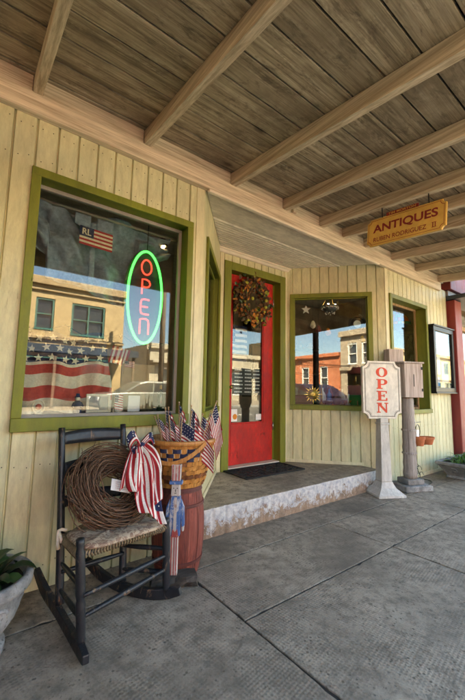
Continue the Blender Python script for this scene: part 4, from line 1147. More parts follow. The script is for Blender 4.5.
def pot(c, r, h, label):
    t = thing('terracotta_pot', label, 'flower pot', c, 'terracotta pots on the wire stand')
    mb = MB(); mb.lathe([(r * .62, 0), (r * .66, .004), (r * .88, h * .70), (r * .88, h * .71), (r, h * .72), (r, h), (r * .9, h), (r * .86, h * .85), (.004, h * .84)], c, 22); mb.build('pot', 'terracotta', t)
    mb = MB(); mb.lathe([(.003, h * .845), (r * .84, h * .852), (.004, h * .87)], c, 16); mb.build('soil', 'soil', t)
pot((4.165, -.16, .410), .058, .105, 'taller round terracotta pot hanging nearer the log post')
pot((4.385, -.15, .408), .075, .088, 'wider low terracotta pot hanging further from the log post')

# ------------------------------------------------------------------ stone planters with plants
def leaf(mb, base, d, L, Wd, bend, up=ZUP, n=7, cup=.15):
    d = V3(d).normalized(); s = d.cross(up)
    if s.length < .05: s = V3((1, 0, 0))
    s.normalize(); o = len(mb.v); p = V3(base)
    for i in range(n + 1):
        t = i / n; wd = Wd * (math.sin(math.pi * min(1, t * .92 + .06)) ** .8) * (1 - .2 * t)
        dd = (d + up * (-bend * t * 1.6)).normalized()
        if i: p = p + dd * (L / n)
        nn = s.cross(dd).normalized()
        for k, x in enumerate((-1, -.5, 0, .5, 1)): mb.v.append(p + s * x * wd + nn * (abs(x) * wd * cup * 2))
    for i in range(n):
        for k in range(4): a = o + i * 5 + k; mb.f.append((a, a + 1, a + 6, a + 5)); mb.m.append(0)
UC = V3((.100, -.345, 0))
ur = thing('stone_urn', 'grey stone urn planter with carved scrolls at the left end of the wall', 'planter', UC)
mb = MB()
mb.lathe([(.125, 0), (.138, .004), (.138, .030), (.112, .046), (.110, .058), (.138, .075), (.172, .115), (.192, .165), (.198, .205), (.204, .212), (.226, .220), (.231, .235), (.231, .255), (.222, .262), (.205, .262), (.198, .245), (.19, .225), (.01, .222)], UC, 44)
ub = mb.build('bowl', 'urnstone', ur, smooth=True, bevel=0)
mb = MB()
for k in range(9):
    a = 2 * math.pi * k / 9 + .30; 
    pts = []
    for i in range(34):
        t = i / 33; an = t * 4.6 * math.pi / 2; rr_ = .046 * (1 - t * .85); zz = .150 + rr_ * math.sin(an) * .95; da = rr_ * math.cos(an) / .18
        rad = .150 + (zz - .09) * .50 + (.0 if zz < .17 else -.004); pts.append(UC + V3((rad * math.cos(a + da), rad * math.sin(a + da), zz)))
    mb.tube(pts, .0075, 6)
mb.build('scrollwork', 'urnstone', ub, smooth=True)
ur.scale = (.87, .87, 1.07)
mb = MB(); mb.lathe([(.004, .225), (.192, .232), (.004, .246)], UC, 20); mb.build('soil', 'soil', ur)
pl = thing('hosta_plant', 'broad-leaved dark green plant growing in the grey stone urn', 'plant', UC + V3((0, 0, .25)))
mb = MB(); rg = random.Random(21)
for k in range(46):
    a = rg.uniform(0, 6.28); r0 = rg.uniform(.0, .11); el = rg.uniform(.35, 1.25)
    leaf(mb, UC + V3((r0 * math.cos(a), r0 * math.sin(a), .25)), (math.cos(a) * math.cos(el), math.sin(a) * math.cos(el), math.sin(el)), rg.uniform(.09, .15), rg.uniform(.024, .040), rg.uniform(.3, 1.0))
mb.build('leaves', 'leafgreen', pl, smooth=True)
TC = V3((5.02, -.315, 0))
tr = thing('stone_trough', 'grey carved stone trough planter on the pavement below the bulletin board', 'planter', TC)
def ringbox(mb, prof, c, n=4):
    o = len(mb.v)
    for a, b, z in prof:
        for x, y in ((-1, -1), (1, -1), (1, 1), (-1, 1)): mb.v.append(c + V3((x * a, y * b, z)))
    for i in range(len(prof) - 1):
        for j in range(4): mb.f.append((o + i * 4 + j, o + i * 4 + (j + 1) % 4, o + i * 4 + 4 + (j + 1) % 4, o + i * 4 + 4 + j)); mb.m.append(0)
    mb.f += [(o + 3, o + 2, o + 1, o), tuple(o + 4 * (len(prof) - 1) + j for j in range(4))]; mb.m += [0, 0]
mb = MB(); ringbox(mb, [(.30, .115, 0), (.31, .12, .012), (.29, .108, .03), (.315, .12, .06), (.395, .165, .150), (.425, .182, .162), (.43, .186, .192), (.418, .178, .2), (.395, .155, .2), (.38, .145, .175)], TC)
tb = mb.build('trough', 'stone', tr, bevel=.006)
for k in range(4):
    mb = MB(); cx_ = -.255 + .17 * k
    pts = []
    for i in range(30):
        t = i / 29; an = (t * 5.2 + .5) * (1 if k % 2 else -1); r_ = .036 * (1 - .8 * t); z = .106 + r_ * math.sin(an); y = -(.125 + (z - .06) * .5); pts.append(TC + V3((cx_ + 1.2 * r_ * math.cos(an), y, z)))
    mb.tube(pts, .0075, 6); mb.build('scrollwork', 'stone', tb, smooth=True)
for k in (-1, 1):
    mb = MB(); pts = []
    for i in range(30):
        t = i / 29; an = (t * 5.2 + .5); r_ = .036 * (1 - .8 * t); z = .106 + r_ * math.sin(an); x = (.322 + (z - .06) * .89) * k; pts.append(TC + V3((x, 1.2 * r_ * math.cos(an), z)))
    mb.tube(pts, .0075, 6); mb.build('scrollwork', 'stone', tb, smooth=True)
mb = MB(); ringbox(mb, [(.382, .147, .165), (.382, .147, .185)], TC); mb.build('soil', 'soil', tr)
pl = thing('strap_leaf_plant', 'mid green strap-leaved plants filling the grey stone trough', 'plant', TC + V3((0, 0, .185)))
mb = MB()
for k in range(90):
    x = rg.uniform(-.34, .34); a = rg.uniform(0, 6.28); el = rg.uniform(.5, 1.4)
    leaf(mb, TC + V3((x, rg.uniform(-.1, .1), .18)), (math.cos(a) * math.cos(el), math.sin(a) * math.cos(el), math.sin(el)), rg.uniform(.12, .22), rg.uniform(.011, .02), rg.uniform(.5, 1.3))
mb.build('leaves', 'leaflight', pl, smooth=True)

# ------------------------------------------------------------------ bulletin board
bb = thing('notice_board', 'black framed glazed notice board mounted on the pale wall past the small window', 'notice board', (5.25, -.03, 1.02))
mb = MB(); a, b, c, d = 4.885, 5.535, 1.02, 1.90; t = .06
mb.fbox(fF, a, b, d - t, d, .002, .07); mb.fbox(fF, a, b, c, c + t, .002, .07); mb.fbox(fF, a, a + t, c + t, d - t, .002, .07); mb.fbox(fF, b - t, b, c + t, d - t, .002, .07)
mb.fbox(fF, a - .015, b + .015, d, d + .02, .002, .085); mb.fbox(fF, a - .012, b + .012, c - .018, c, .002, .082)
mb.build('frame', 'blackmetal', bb, bevel=.004)
mb = MB(); mb.fbox(fF, a + t - .004, b - t + .004, c + t - .004, d - t + .004, .003, .012); mb.build('backing', 'card', bb)
mb = MB(); mb.fbox(fF, a + t - .002, b - t + .002, c + t - .002, d - t + .002, .046, .050); mb.build('pane', 'glass', bb)
for (u0, u1, z0, z1, mt) in ((4.97, 5.15, 1.56, 1.78, 'paper'), (5.19, 5.42, 1.50, 1.76, 'cream'), (4.97, 5.18, 1.26, 1.50, 'paper'), (5.22, 5.44, 1.16, 1.44, 'paper'), (4.98, 5.16, 1.10, 1.22, 'blueplastic')):
    mb = MB(); mb.fbox(fF, u0, u1, z0, z1, .0125, .0145); mb.build('notice', mt, bb)
mb = MB()
for i in range(7): mb.fbox(fF, 4.985, 5.135, 1.585 + i * .025, 1.597 + i * .025, .0147, .0152)
mb.build('red_stripes', 'flagred', bb)

# ------------------------------------------------------------------ hanging ANTIQUES sign
SX, SY, SZ = 2.607, -.815, 2.290
hs = thing('hanging_sign', 'ochre ANTIQUES sign with maroon letters hanging from a porch joist', 'sign', (SX, SY, SZ - .12))
tilt = -.000
fA = Fr((SX, SY, SZ), (0, -1, -.082), ZUP); fA.V = fA.N.cross(fA.U) * 1
fA = Fr((SX, SY, SZ), (0, -1, -.082), (0, -.082, 1))
mb = MB(); mb.prism(fA, notched(.605, .222, .026), -.011, .011); ab = mb.build('board', 'ochre', hs, bevel=.002)
mb = MB(); 
for sgn in (1, -1):
    border(mb, fA, .583, .200, .026, .003, .0111 * sgn, .0118 * sgn)
mb.build('border_line', 'maroon', ab)
frb = Fr(fA(0, 0, 0), -fA.U, fA.V)
for f in (fA, frb):
    mb = MB()
    text_mesh(mb, 'ANTIQUES', Fr(f(0, .022), f.U, f.V), .078, .50, .0125, .028)
    text_mesh(mb, 'RUBEN RODRIGUEZ', Fr(f(-.035, -.062), f.U, f.V), .036, .415, .0125, .012)
    q = Fr(f(.225, -.062), f.U, f.V)
    for s in (-.008, .008): mb.fbox(q, s - .003, s + .003, -.015, .015, .0122, .0126)
    mb.fbox(q, -.016, .016, -.019, -.0152, .0122, .0126); mb.fbox(q, -.016, .016, .0152, .019, .0122, .0126)
    lab(mb.build('lettering', 'maroon', ab), 'maroon capitals ANTIQUES over a smaller second line')
mb = MB(); fT = Fr(fA(-.02, .128), fA.U, fA.V); mb.prism(fT, [(-.125, -.014), (.125, -.014), (.125, .014), (-.125, .014)], -.006, .006); tbd = mb.build('name_strip', 'maroon', hs, bevel=.001)
mb = MB(); text_mesh(mb, 'TIM MORTON', Fr(fT(0, 0), fT.U, fT.V), .018, .215, .0068, .012); mb.build('lettering', 'ochre', tbd)
for a in (-.18, .18):
    mb = MB(); p = fA(a, .108, 0); q = V3((p.x, p.y, zb(p.y) + .002)); mb.tube([p, q], .0045, 6); mb.build('hanger', 'blackmetal', hs, smooth=True)

# ------------------------------------------------------------------ entrance: mat and leaf wreath on the door
mt = MB(); fm = Fr((2.515, .635, S_TOP + .0015), V3((.998, -.02, 0)), V3((.02, .998, 0)))
mt.fbox(fm, -.39, .39, -.19, .19, 0, .006)
tg_ = mt.build('door_mat', 'mat', bevel=.003)
tag(tg_, 'black scrollwork rubber mat on the entry step before the red door', 'door mat')
mb = MB(); rg = random.Random(31)
mb.fbox(fm, -.39, .39, .175, .19, .0061, .013); mb.fbox(fm, -.39, .39, -.19, -.175, .0061, .013); mb.fbox(fm, -.39, -.375, -.175, .175, .0061, .013); mb.fbox(fm, .375, .39, -.175, .175, .0061, .013)
for i in range(9):
    for j in range(4):
        cx_, cy_ = -.33 + i * .0825, -.128 + j * .0855; sg = 1 if (i + j) % 2 else -1
        pts = [fm(cx_ + sg * .034 * (1 - k / 18) * math.cos(k * .55), cy_ + .034 * (1 - k / 18) * math.sin(k * .55), .0085) for k in range(15)]
        mb.tube(pts, .0046, 5)
o = mb.build('scrollwork', 'mat', tg_, smooth=True)
DC = V3((2.515, .868, 1.99))
dw = thing('leaf_wreath', 'autumn wreath of orange, brown and green leaves hung on the red door', 'wreath', DC)
mb = MB(); mb.tube([DC + V3((.175 * math.cos(t), .0, .185 * math.sin(t))) for t in [i * 2 * math.pi / 30 for i in range(30)]], .020, 7, closed=True); mb.build('ring', 'twig', dw, smooth=True)
mb = MB(); rg = random.Random(17)
for k in range(760):
    t = rg.uniform(0, 6.28); rr_ = max(.085, rg.gauss(.178, .040)); c = DC + V3((rr_ * math.cos(t) * .98, rg.uniform(-.06, .012), rr_ * math.sin(t) * 1.06))
    d = V3((math.cos(t + rg.uniform(-1.6, 1.6)), rg.uniform(-.8, .1), math.sin(t + rg.uniform(-1.6, 1.6)))).normalized()
    n0 = len(mb.f); leaf(mb, c, d, rg.uniform(.032, .060), rg.uniform(.013, .024), rg.uniform(-.6, 1.6), up=V3((rg.uniform(-.6, .6), -1, rg.uniform(-.5, .5))).normalized(), n=4, cup=.2)
    mi = rg.choices((0, 1, 2, 3), (.22, .56, .07, .15))[0]
    for q in range(n0, len(mb.f)): mb.m[q] = mi
mb.build('leaves', ['leafrust', 'leafbrown', 'leafyellow', 'leafgreen'], dw)
mb = MB()
for a, z in ((.165, .03), (.16, -.05), (.02, -.195), (-.04, .02)):
    mb = MB(); mb.ball(DC + V3((a, -.06, z)), .020, 8); mb.build('gourd', 'leafyellow', dw, smooth=True)
pass

# ------------------------------------------------------------------ neon OPEN sign in the big window
NC = V3((.942, .150, 1.617))
ne = thing('neon_open_sign', 'glowing oval neon sign, green ring round red letters OPEN, in the big window', 'neon sign', NC)
mb = MB(); mb.tube([NC + V3((.122 * math.cos(t), 0, .318 * math.sin(t))) for t in [i * 2 * math.pi / 56 for i in range(56)]], .0085, 8, closed=True); mb.build('ring_tube', 'neongreen', ne, smooth=True)
def nt(pts, z, w=.036, h=.052):
    mb = MB(); mb.tube([NC + V3((x * w, -.004, z + y * h)) for x, y in pts], .0055, 7); lab(mb.build('letter_tube', 'neonred', ne, smooth=True), 'red glowing letter')
nt([(math.cos(t) , math.sin(t)) for t in [math.pi / 2 + i * 2 * math.pi / 20 for i in range(21)]], .205)
nt([(-.75, -1), (-.75, 0), (-.75, .95), (0, 1), (.6, .85), (.85, .45), (.6, .08), (0, -.05), (-.6, -.05)], .068)
nt([(.8, .95), (0, 1), (-.7, .9), (-.85, .5), (-.85, 0), (-.85, -.5), (-.7, -.9), (0, -1), (.8, -.95)], -.070); nt([(-.8, 0), (.55, 0)], -.070)
nt([(-.85, -1), (-.85, 0), (-.85, .9), (-.4, 1), (.3, 1), (.75, .85), (.85, .4), (.85, -1)], -.205)
mb = MB(); mb.prism(Fr(NC + V3((0, .034, 0)), (1, 0, 0), ZUP), [(.140 * math.cos(t), .335 * math.sin(t)) for t in [i * 2 * math.pi / 40 for i in range(40)]], -.006, .006); mb.build('backing_plate', 'blackmetal', ne)
mb = MB(); mb.tube([NC + V3((0, 0, .318)), NC + V3((.01, .02, .52))], .003, 5); mb.tube([NC + V3((.11, 0, -.1)), NC + V3((.17, .03, -.3)), NC + V3((.19, .06, -.8))], .003, 5); mb.build('cord', 'blackmetal', ne, smooth=True)

# ------------------------------------------------------------------ things shown in the big window
sh = thing('denim_shirt', 'blue-grey denim shirt spread across the top of the big window', 'shirt', (.60, .25, 1.62))
def shirt(u, v):
    x = .20 + .96 * u; top = 2.135 - .02 * math.sin(u * 9); 
    bot = 1.60 + .06 * math.sin(u * 5 + 1)
    if u < .16: bot = 1.90 - u * .6
    if u > .74: bot = 1.84 + (u - .74) * .5
    neck = .06 * math.exp(-((u - .42) / .07) ** 2)
    z = bot + (top - neck - bot) * v
    y = .27 + .016 * math.sin(u * 31 + v * 4) + .026 * math.sin(u * 13 - v * 9) + .018 * math.sin(v * 17 + u * 9) + .008 * math.sin(u * 57 + v * 23)
    return V3((x, y, z))
mb = MB(); mb.grid(shirt, 110, 60); mb.build('body', 'denim', sh, smooth=True, solid=.004)
for s in (-1, 1):
    mb = MB(); mb.grid(lambda u, v: V3((.60 + s * (.02 + .10 * u) , .225 - .02 * u, 2.10 - .01 * u - .10 * (1 - v) * (1 - .3 * u))), 8, 6); mb.build('collar', 'denim', sh, smooth=True, solid=.005)
mb = MB(); mb.grid(lambda u, v: V3((.60 + .035 * (u - .5), .222, 1.62 + .44 * v)), 3, 14); mb.build('button_placket', 'denim', sh, smooth=True, solid=.004)
mb = MB(); pf = Fr((.612, .190, 1.945), (1, 0, -.05), ZUP)
# embroidered flag badge with its two letters
w_, h_ = .205, .118
for i in range(9):
    z0 = -h_ / 2 + h_ * i / 9; a0 = -w_ / 2 + (.085 if i >= 4 else 0)
    mb.fbox(pf, a0, w_ / 2, z0, z0 + h_ / 9, 0, .003, i % 2)
mb.fbox(pf, -w_ / 2, -w_ / 2 + .0849, -h_ / 2 + h_ * 4 / 9, h_ / 2, 0, .0032, 2)
text_mesh(mb, 'RL', Fr(pf(-w_ / 2 + .042, .026), pf.U, pf.V), .040, .054, .0036, .02, 1)
lab(mb.build('badge', ['flagred', 'cream', 'navy'], sh), 'small embroidered flag badge with the letters RL')
bf = thing('draped_flag', 'large faded flag with white stars and red stripes draped low in the big window', 'flag', (.5, .35, .85))
mb = MB()
def bfl(u, v):
    x = .12 + .66 * u; z = .85 + .53 * v - .045 * math.sin(u * 3.0) * v + .010 * math.sin(u * 17)
    y = .36 + .034 * math.sin(u * 17 + v * 3) + .016 * math.sin(u * 37 - v * 4) + .012 * math.sin(v * 9 + u * 8) - .10 * (1 - v)
    return V3((x, y, z))
nv = 26
mb.grid(bfl, 40, nv, lambda i, j: 2 if j > 15 else (0 if (j // 4) % 2 else 1) if j < 15 else 1)
rg = random.Random(3)
for r_ in range(3):
    for k in range(9):
        p = bfl((k + .5 + .5 * (r_ % 2)) / 9.6, .66 + r_ * .125); q = .026
        a = rg.uniform(-.3, .3)
        mb.add([p + V3((q * (x * math.cos(a) - y * math.sin(a)), -.014, q * (x * math.sin(a) + y * math.cos(a)))) for x, y in STAR], [tuple(range(10))], 1)
mb.build('cloth', ['fadedred', 'cream', 'navy'], bf, smooth=True)
def block(name, label, cat, c, s, m, rz=0., group=None, bevel=.003):
    mb = MB(); fr = Fr(c, (math.cos(rz), math.sin(rz), 0), (-math.sin(rz), math.cos(rz), 0)); mb.fbox(fr, -s[0] / 2, s[0] / 2, -s[1] / 2, s[1] / 2, 0, s[2])
    return tag(recenter(mb.build(name, m, bevel=bevel)), label, cat, group)
SH = .8455
fgd = thing('navy_figurine', 'small navy clothed figurine on the window ledge beside the framed picture', 'figurine', (.567, .20, SH))
mb = MB(); mb.lathe([(.024, 0), (.026, .004), (.022, .03), (.026, .055), (.016, .070), (.012, .074)], (.567, .20, SH), 14); mb.build('robe', 'navy', fgd, smooth=True)
mb = MB(); mb.ball((.567, .20, SH + .086), .014, 8); mb.build('head', 'cream', fgd, smooth=True)
mb = MB(); mb.lathe([(.018, .095), (.018, .098), (.011, .099), (.010, .116), (.002, .117)], (.567, .20, SH), 12); mb.build('hat', 'navy', fgd)
for s in (-1, 1):
    mb = MB(); mb.tube([(.567 + s * .020, .20, SH + .062), (.567 + s * .030, .192, SH + .04), (.567 + s * .022, .182, SH + .03)], .006, 6); mb.build('arm', 'navy', fgd, smooth=True)
pf_ = thing('framed_picture', 'cream framed dark picture standing on the window ledge', 'picture frame', (.69, .21, SH))
fr = Fr((.692, .20, SH), (1, .05, 0), (0, .12, 1))
mb = MB(); a, b, h, t = -.075, .075, .115, .016
mb.fbox(fr, a, b, 0, t, -.006, .006); mb.fbox(fr, a, b, h - t, h, -.006, .006); mb.fbox(fr, a, a + t, t, h - t, -.006, .006); mb.fbox(fr, b - t, b, t, h - t, -.006, .006); mb.build('frame', 'cream', pf_, bevel=.002)
mb = MB(); mb.fbox(fr, a + t - .002, b - t + .002, t - .002, h - t + .002, -.004, .001); mb.build('picture', 'greysash', pf_)
sf = thing('small_cloth_flag', 'little red striped flag standing on the window ledge right of the framed picture', 'flag', (.815, .21, SH))
mb = MB(); mb.tube([(.79, .215, SH), (.796, .21, SH + .135)], .003, 6); mb.build('stick', 'stick', sf)
mb = MB(); flag_cloth(mb, lambda u, v: V3((.793 + .055 * u, .205 - .008 * math.sin(u * 6), SH + .02 + .10 * v - .012 * u)), 10, 13, .42, (3, 3), .004); mb.build('cloth', ['flagred', 'flagwhite', 'navy'], sf, smooth=True)
wc_ = block('white_card', 'square white card propped on the window ledge right of the little flag', 'card', (.925, .215, SH), (.085, .012, .105), 'paper', .05)
bt = thing('green_bottle', 'dark green bottle with a gold top at the right end of the window ledge', 'bottle', (1.128, .23, SH))
mb = MB(); mb.lathe([(.026, 0), (.028, .006), (.028, .095), (.022, .118), (.011, .138), (.010, .172), (.002, .173)], (1.128, .23, SH), 16); mb.build('body', 'greenglass', bt, smooth=True)
mb = MB(); mb.lathe([(.0125, .150), (.0125, .178), (.002, .179)], (1.128, .23, SH), 12); mb.build('cap', 'gold', bt)
bxx = block('cardboard_panel', 'buff cardboard panel leaning behind the ledge under the neon sign', 'panel', (1.03, .42, SH), (.26, .02, .33), 'card', .06)
mb = MB(); fr = Fr((1.06, .405, SH + .22), (1, .06, 0), ZUP); mb.prism(fr, [(-.03, -.06), (.02, -.05), (.035, .06), (-.01, .05)], 0, .004); o = mb.build('blue_label', 'blueplastic', bxx)
o.location = -V3(bxx.location); 
sf2 = thing('striped_pennant', 'red and white striped pennant hanging in the big window below the neon sign', 'flag', (.86, .42, 1.17))
mb = MB(); mb.grid(lambda u, v: V3((.80 + .13 * u + .03 * v, .40 + .012 * math.sin(u * 9), 1.18 + .12 * v - .03 * u)), 18, 6, lambda i, j: (i // 2) % 2); mb.build('cloth', ['flagred', 'flagwhite'], sf2, smooth=True)
sf3 = thing('tiny_flag', 'tiny flag on a pin stuck at the top of the cardboard panel', 'flag', (.92, .40, 1.10))
mb = MB(); mb.tube([(.915, .40, 1.10), (.918, .40, 1.20)], .002, 5); mb.build('stick', 'stick', sf3)
mb = MB(); flag_cloth(mb, lambda u, v: V3((.918 + .075 * u, .398 - .006 * math.sin(u * 6), 1.15 + .045 * v - .004 * u)), 10, 13, .42, (3, 2), .003); mb.build('cloth', ['flagred', 'flagwhite', 'navy'], sf3, smooth=True)
lmp = thing('window_lamp', 'small lit amber lamp at the top right corner of the big window', 'lamp', (1.13, .30, 2.10))
mb = MB(); mb.lathe([(.03, .03), (.034, .0), (.038, -.03), (.030, -.028), (.02, .028)], (1.13, .30, 2.10), 16); mb.build('shade', 'blackmetal', lmp)
mb = MB(); mb.ball((1.13, .30, 2.078), .018, 8); mb.build('bulb', 'bulb', lmp, smooth=True)

sg = thing('string_lights', 'dark string of small unlit bulbs swagged across the middle of the big window', 'string lights', (.6, .28, 1.35))
mb = MB(); sw = [V3((.14 + 1.06 * i / 40, .275 - .01 * math.sin(i), 1.40 - .05 * abs(math.sin(i * math.pi / 13)) - .06 * i / 40)) for i in range(41)]
mb.tube(sw, .003, 5); mb.build('wire', 'blackmetal', sg)
for i in range(2, 40, 4):
    mb = MB(); mb.lathe([(.004, 0), (.008, -.008), (.009, -.018), (.003, -.028)], sw[i], 8); mb.build('bulb', 'greenglass', sg, smooth=True)
ro = thing('round_ornament', 'small round cream ornament standing at the left end of the window ledge', 'ornament', (.36, .20, SH))
mb = MB(); mb.tube([(.36 + .030 * math.cos(t), .20, SH + .040 + .036 * math.sin(t)) for t in [i * math.pi / 10 for i in range(20)]], .005, 6, closed=True); mb.build('ring', 'cream', ro, smooth=True)
mb = MB(); mb.ball((.36, .20, SH + .040), .017, 8); mb.build('centre', 'fadedred', ro, smooth=True)
mb = MB(); mb.lathe([(.018, 0), (.018, .004), (.004, .006)], (.36, .20, SH), 12); mb.build('foot', 'cream', ro)
# ------------------------------------------------------------------ door glass: notices, hanging flag, stickers
hf = thing('hanging_house_flag', 'pale flag with dark canton hanging inside the glass of the red door', 'flag', (2.50, 1.10, 1.2))
mb = MB(); flag_cloth(mb, lambda u, v: V3((2.32 + .34 * u, 1.10 + .012 * math.sin(u * 14), 1.33 + .42 * v)), 16, 13, .42, (5, 4), .008)
mb.build('cloth', ['navy', 'flagwhite', 'navy'], hf, smooth=True)
hb = thing('hours_notice', 'rows of small white lettering over an added dark sheet inside the door glass', 'notice', (2.545, .96, .92))
mb = MB(); fr = Fr((2.545, .958, 1.095), (1, 0, 0), ZUP); mb.fbox(fr, -.20, .20, -.15, .15, -.004, 0); nb_ = mb.build('panel', 'blackmetal', hb)  # black sheet stands in for the dim interior behind the lettering
mb = MB(); rg = random.Random(6)
for i in range(7):
    for a0, a1 in ((-.185, -.07), (-.04, .06), (.085, .185)):
        a = a0
        while a < a1 - .01:
            l = rg.uniform(.010, .024); mb.fbox(fr, a, min(a1, a + l), .118 - i * .040, .132 - i * .040, .0004, .001); a += l + .005
mb.build('lettering', 'paper', nb_)
mb = MB(); fr = Fr((2.345, .936, .72), (1, 0, 0), ZUP); mb.fbox(fr, -.042, .042, -.055, .075, -.002, 0)
st_ = tag(mb.build('white_sticker', 'paper'), 'white sticker with an orange disc in the lower corner of the door glass', 'sticker')
mb = MB(); mb.prism(fr, [(.030 * math.cos(t) + .01, .030 * math.sin(t) - .005) for t in [i * math.pi / 9 for i in range(18)]], .0005, .0015); mb.build('orange_disc', 'orangecard', st_)
mb = MB(); fr = Fr((2.695, .936, .70), (1, 0, 0), ZUP); mb.fbox(fr, -.04, .04, -.03, .035, -.002, 0); tag(recenter(mb.build('white_sticker', 'paper')), 'plain white sticker in the lower right corner of the door glass', 'sticker')

# ------------------------------------------------------------------ things shown in the splayed window
Z2 = .846
sn = thing('sun_ornament', 'gold sun face ornament with pointed rays at the left of the splayed window', 'ornament', (3.36, .72, Z2))
sc_ = V3((3.315, .665, .965)); sfr = Fr(sc_, (.72, -.69, 0), ZUP)
mb = MB()
for k in range(16):
    a = 2 * math.pi * k / 16; L = .115 if k % 2 == 0 else .09; wv = .16
    mb.prism(sfr, [(.055 * math.cos(a - wv), .055 * math.sin(a - wv)), (.055 * math.cos(a + wv), .055 * math.sin(a + wv)), (L * math.cos(a + .06), L * math.sin(a + .06))][::1], -.004, .004)
mb.build('rays', 'gold', sn)
mb = MB(); 
for i in range(1): mb.lathe([(.062, -.002), (.060, .008), (.045, .02), (.02, .027), (.002, .028)], (0, 0, 0), 24)
mb.v = [sfr(v.x, v.y, v.z) for v in mb.v]; fc = mb.build('face', 'gold', sn, smooth=True)
mb = MB()
for a in (-.022, .022): mb.tube([sfr(a - .009, .014, .026), sfr(a, .018, .027), sfr(a + .009, .014, .026)], .0025, 5)
mb.tube([sfr(-.018, -.022, .026), sfr(0, -.028, .027), sfr(.018, -.022, .026)], .0028, 5); mb.tube([sfr(0, .014, .03), sfr(.002, -.008, .032)], .004, 6); mb.build('features', 'brass', fc)
def bin_(c, s, label):
    t = thing('green_bin', label, 'bin', c, 'green bins in the splayed window')
    mb = MB(); ringbox(mb, [(s[0] * .44, s[1] * .44, 0), (s[0] * .5, s[1] * .5, s[2] * .9), (s[0] * .54, s[1] * .54, s[2] * .9), (s[0] * .54, s[1] * .54, s[2]), (s[0] * .46, s[1] * .46, s[2]), (s[0] * .42, s[1] * .42, s[2] * .2)], V3(c)); mb.build('bin', 'greenplastic', t, bevel=.002)
bin_((3.80, .36, Z2), (.22, .16, .12), 'lower green plastic bin in the splayed window next to the tan label')
bin_((4.02, .22, Z2), (.16, .15, .16), 'taller green plastic bin at the right corner of the splayed window')
block('tan_label', 'tan card propped in front of the green bins in the splayed window', 'card', (3.745, .275, Z2), (.14, .010, .055), 'card', -.78)
cc = thing('crystal_chandelier', 'small crystal bowl chandelier hanging inside the splayed window', 'chandelier', (3.78, .75, 2.0))
cp = V3((3.78, .75, 2.09))
mb = MB(); mb.lathe([(.105, .03), (.112, .035), (.10, .005), (.075, -.03), (.035, -.055), (.004, -.06)], cp, 24); mb.build('bowl', 'chrome', cc, smooth=True)
mb = MB(); mb.tube([cp + V3((0, 0, .03)), cp + V3((0, 0, .53))], .005, 6)
for k in range(3):
    a = k * 2.1; mb.tube([cp + V3((.105 * math.cos(a), .105 * math.sin(a), .03)), cp + V3((0, 0, .22))], .003, 5)
mb.build('chain', 'brass', cc)
mb = MB(); rg = random.Random(13)
for k in range(26):
    a = 2 * math.pi * k / 26; mb.ball(cp + V3((.108 * math.cos(a), .108 * math.sin(a), .012 - .012 * (k % 2))), .010, 5)
for k in range(12):
    a = 2 * math.pi * k / 12; mb.ball(cp + V3((.06 * math.cos(a), .06 * math.sin(a), -.055 - .012 * (k % 2))), .009, 5)
mb.build('crystals', 'paper', cc)
for k in range(4):
    a = k * 1.57 + .4; mb = MB(); mb.ball(cp + V3((.07 * math.cos(a), .07 * math.sin(a), .045)), .012, 6); mb.build('bulb', 'sparkle', cc)
dk = thing('round_black_tray', 'round black tray with a white centre hung at the right of the splayed window', 'tray', (4.3, .55, 1.8))
tfr = Fr((4.167, .60, 1.915), (.74, -.67, 0), ZUP)
mb = MB(); mb.lathe([(.002, 0), (.115, .0), (.12, .012), (.095, .014), (.09, .006), (.002, .006)], (0, 0, 0), 28); mb.v = [tfr(v.x, v.y, v.z) for v in mb.v]; d_ = mb.build('tray', 'blackmetal', dk)
mb = MB(); mb.lathe([(.002, .0065), (.05, .0065), (.05, .009), (.002, .009)], (0, 0, 0), 20); mb.v = [tfr(v.x, v.y, v.z) for v in mb.v]; mb.build('centre', 'paper', d_)
def vase(name, label, cat, c, prof, m, n=18, grp=None):
    mb = MB(); mb.lathe(prof, (0, 0, 0), n); o = mb.build(name, m, smooth=True); o.location = c
    return tag(o, label, cat, grp)
V_ = lambda h, r: [(r * .55, 0), (r * .6, .004), (r, h * .35), (r * .92, h * .55), (r * .42, h * .82), (r * .5, h), (r * .4, h), (r * .3, h * .84), (.003, h * .8)]
vase('pale_vase', 'pale pot-bellied vase behind the gold sun ornament', 'vase', (3.52, .70, Z2), V_(.20, .06), 'paper')
vase('brown_jug', 'brown glazed jug between the pale vase and the green bins', 'jug', (3.58, .52, Z2), V_(.15, .055), 'leafbrown')
vase('small_glass_bowl', 'small steel bowl at the front of the splayed window beside the sun ornament', 'bowl', (3.46, .55, Z2), [(.02, 0), (.022, .006), (.05, .04), (.055, .05), (.048, .05), (.003, .012)], 'chrome')
vase('dark_urn', 'dark tall urn standing behind the brown jug', 'urn', (3.72, .78, Z2), V_(.28, .07), 'darkwood')
block('red_chest', 'dark red wooden chest behind the green bins in the splayed window', 'chest', (4.05, .58, Z2), (.34, .2, .24), 'darkred', -.5)
block('book_stack', 'brown boxed book lying behind the small steel bowl', 'book', (3.66, .62, Z2), (.16, .12, .06), 'card', -.6)
tl = thing('table_lamp', 'antique table lamp with a dark red shade on the dark red chest', 'lamp', (4.10, .60, Z2 + .24))
mb = MB(); mb.lathe([(.05, 0), (.055, .008), (.02, .02), (.014, .09), (.018, .12), (.008, .13), (.008, .2)], (4.10, .60, Z2 + .2405), 16); mb.build('stem', 'brass', tl, smooth=True)
mb = MB(); mb.lathe([(.13, .15), (.135, .16), (.06, .27), (.055, .27), (.125, .152)], (4.10, .60, Z2 + .2405), 24); mb.build('lamp_shade', 'darkred', tl)
rg = random.Random(41)
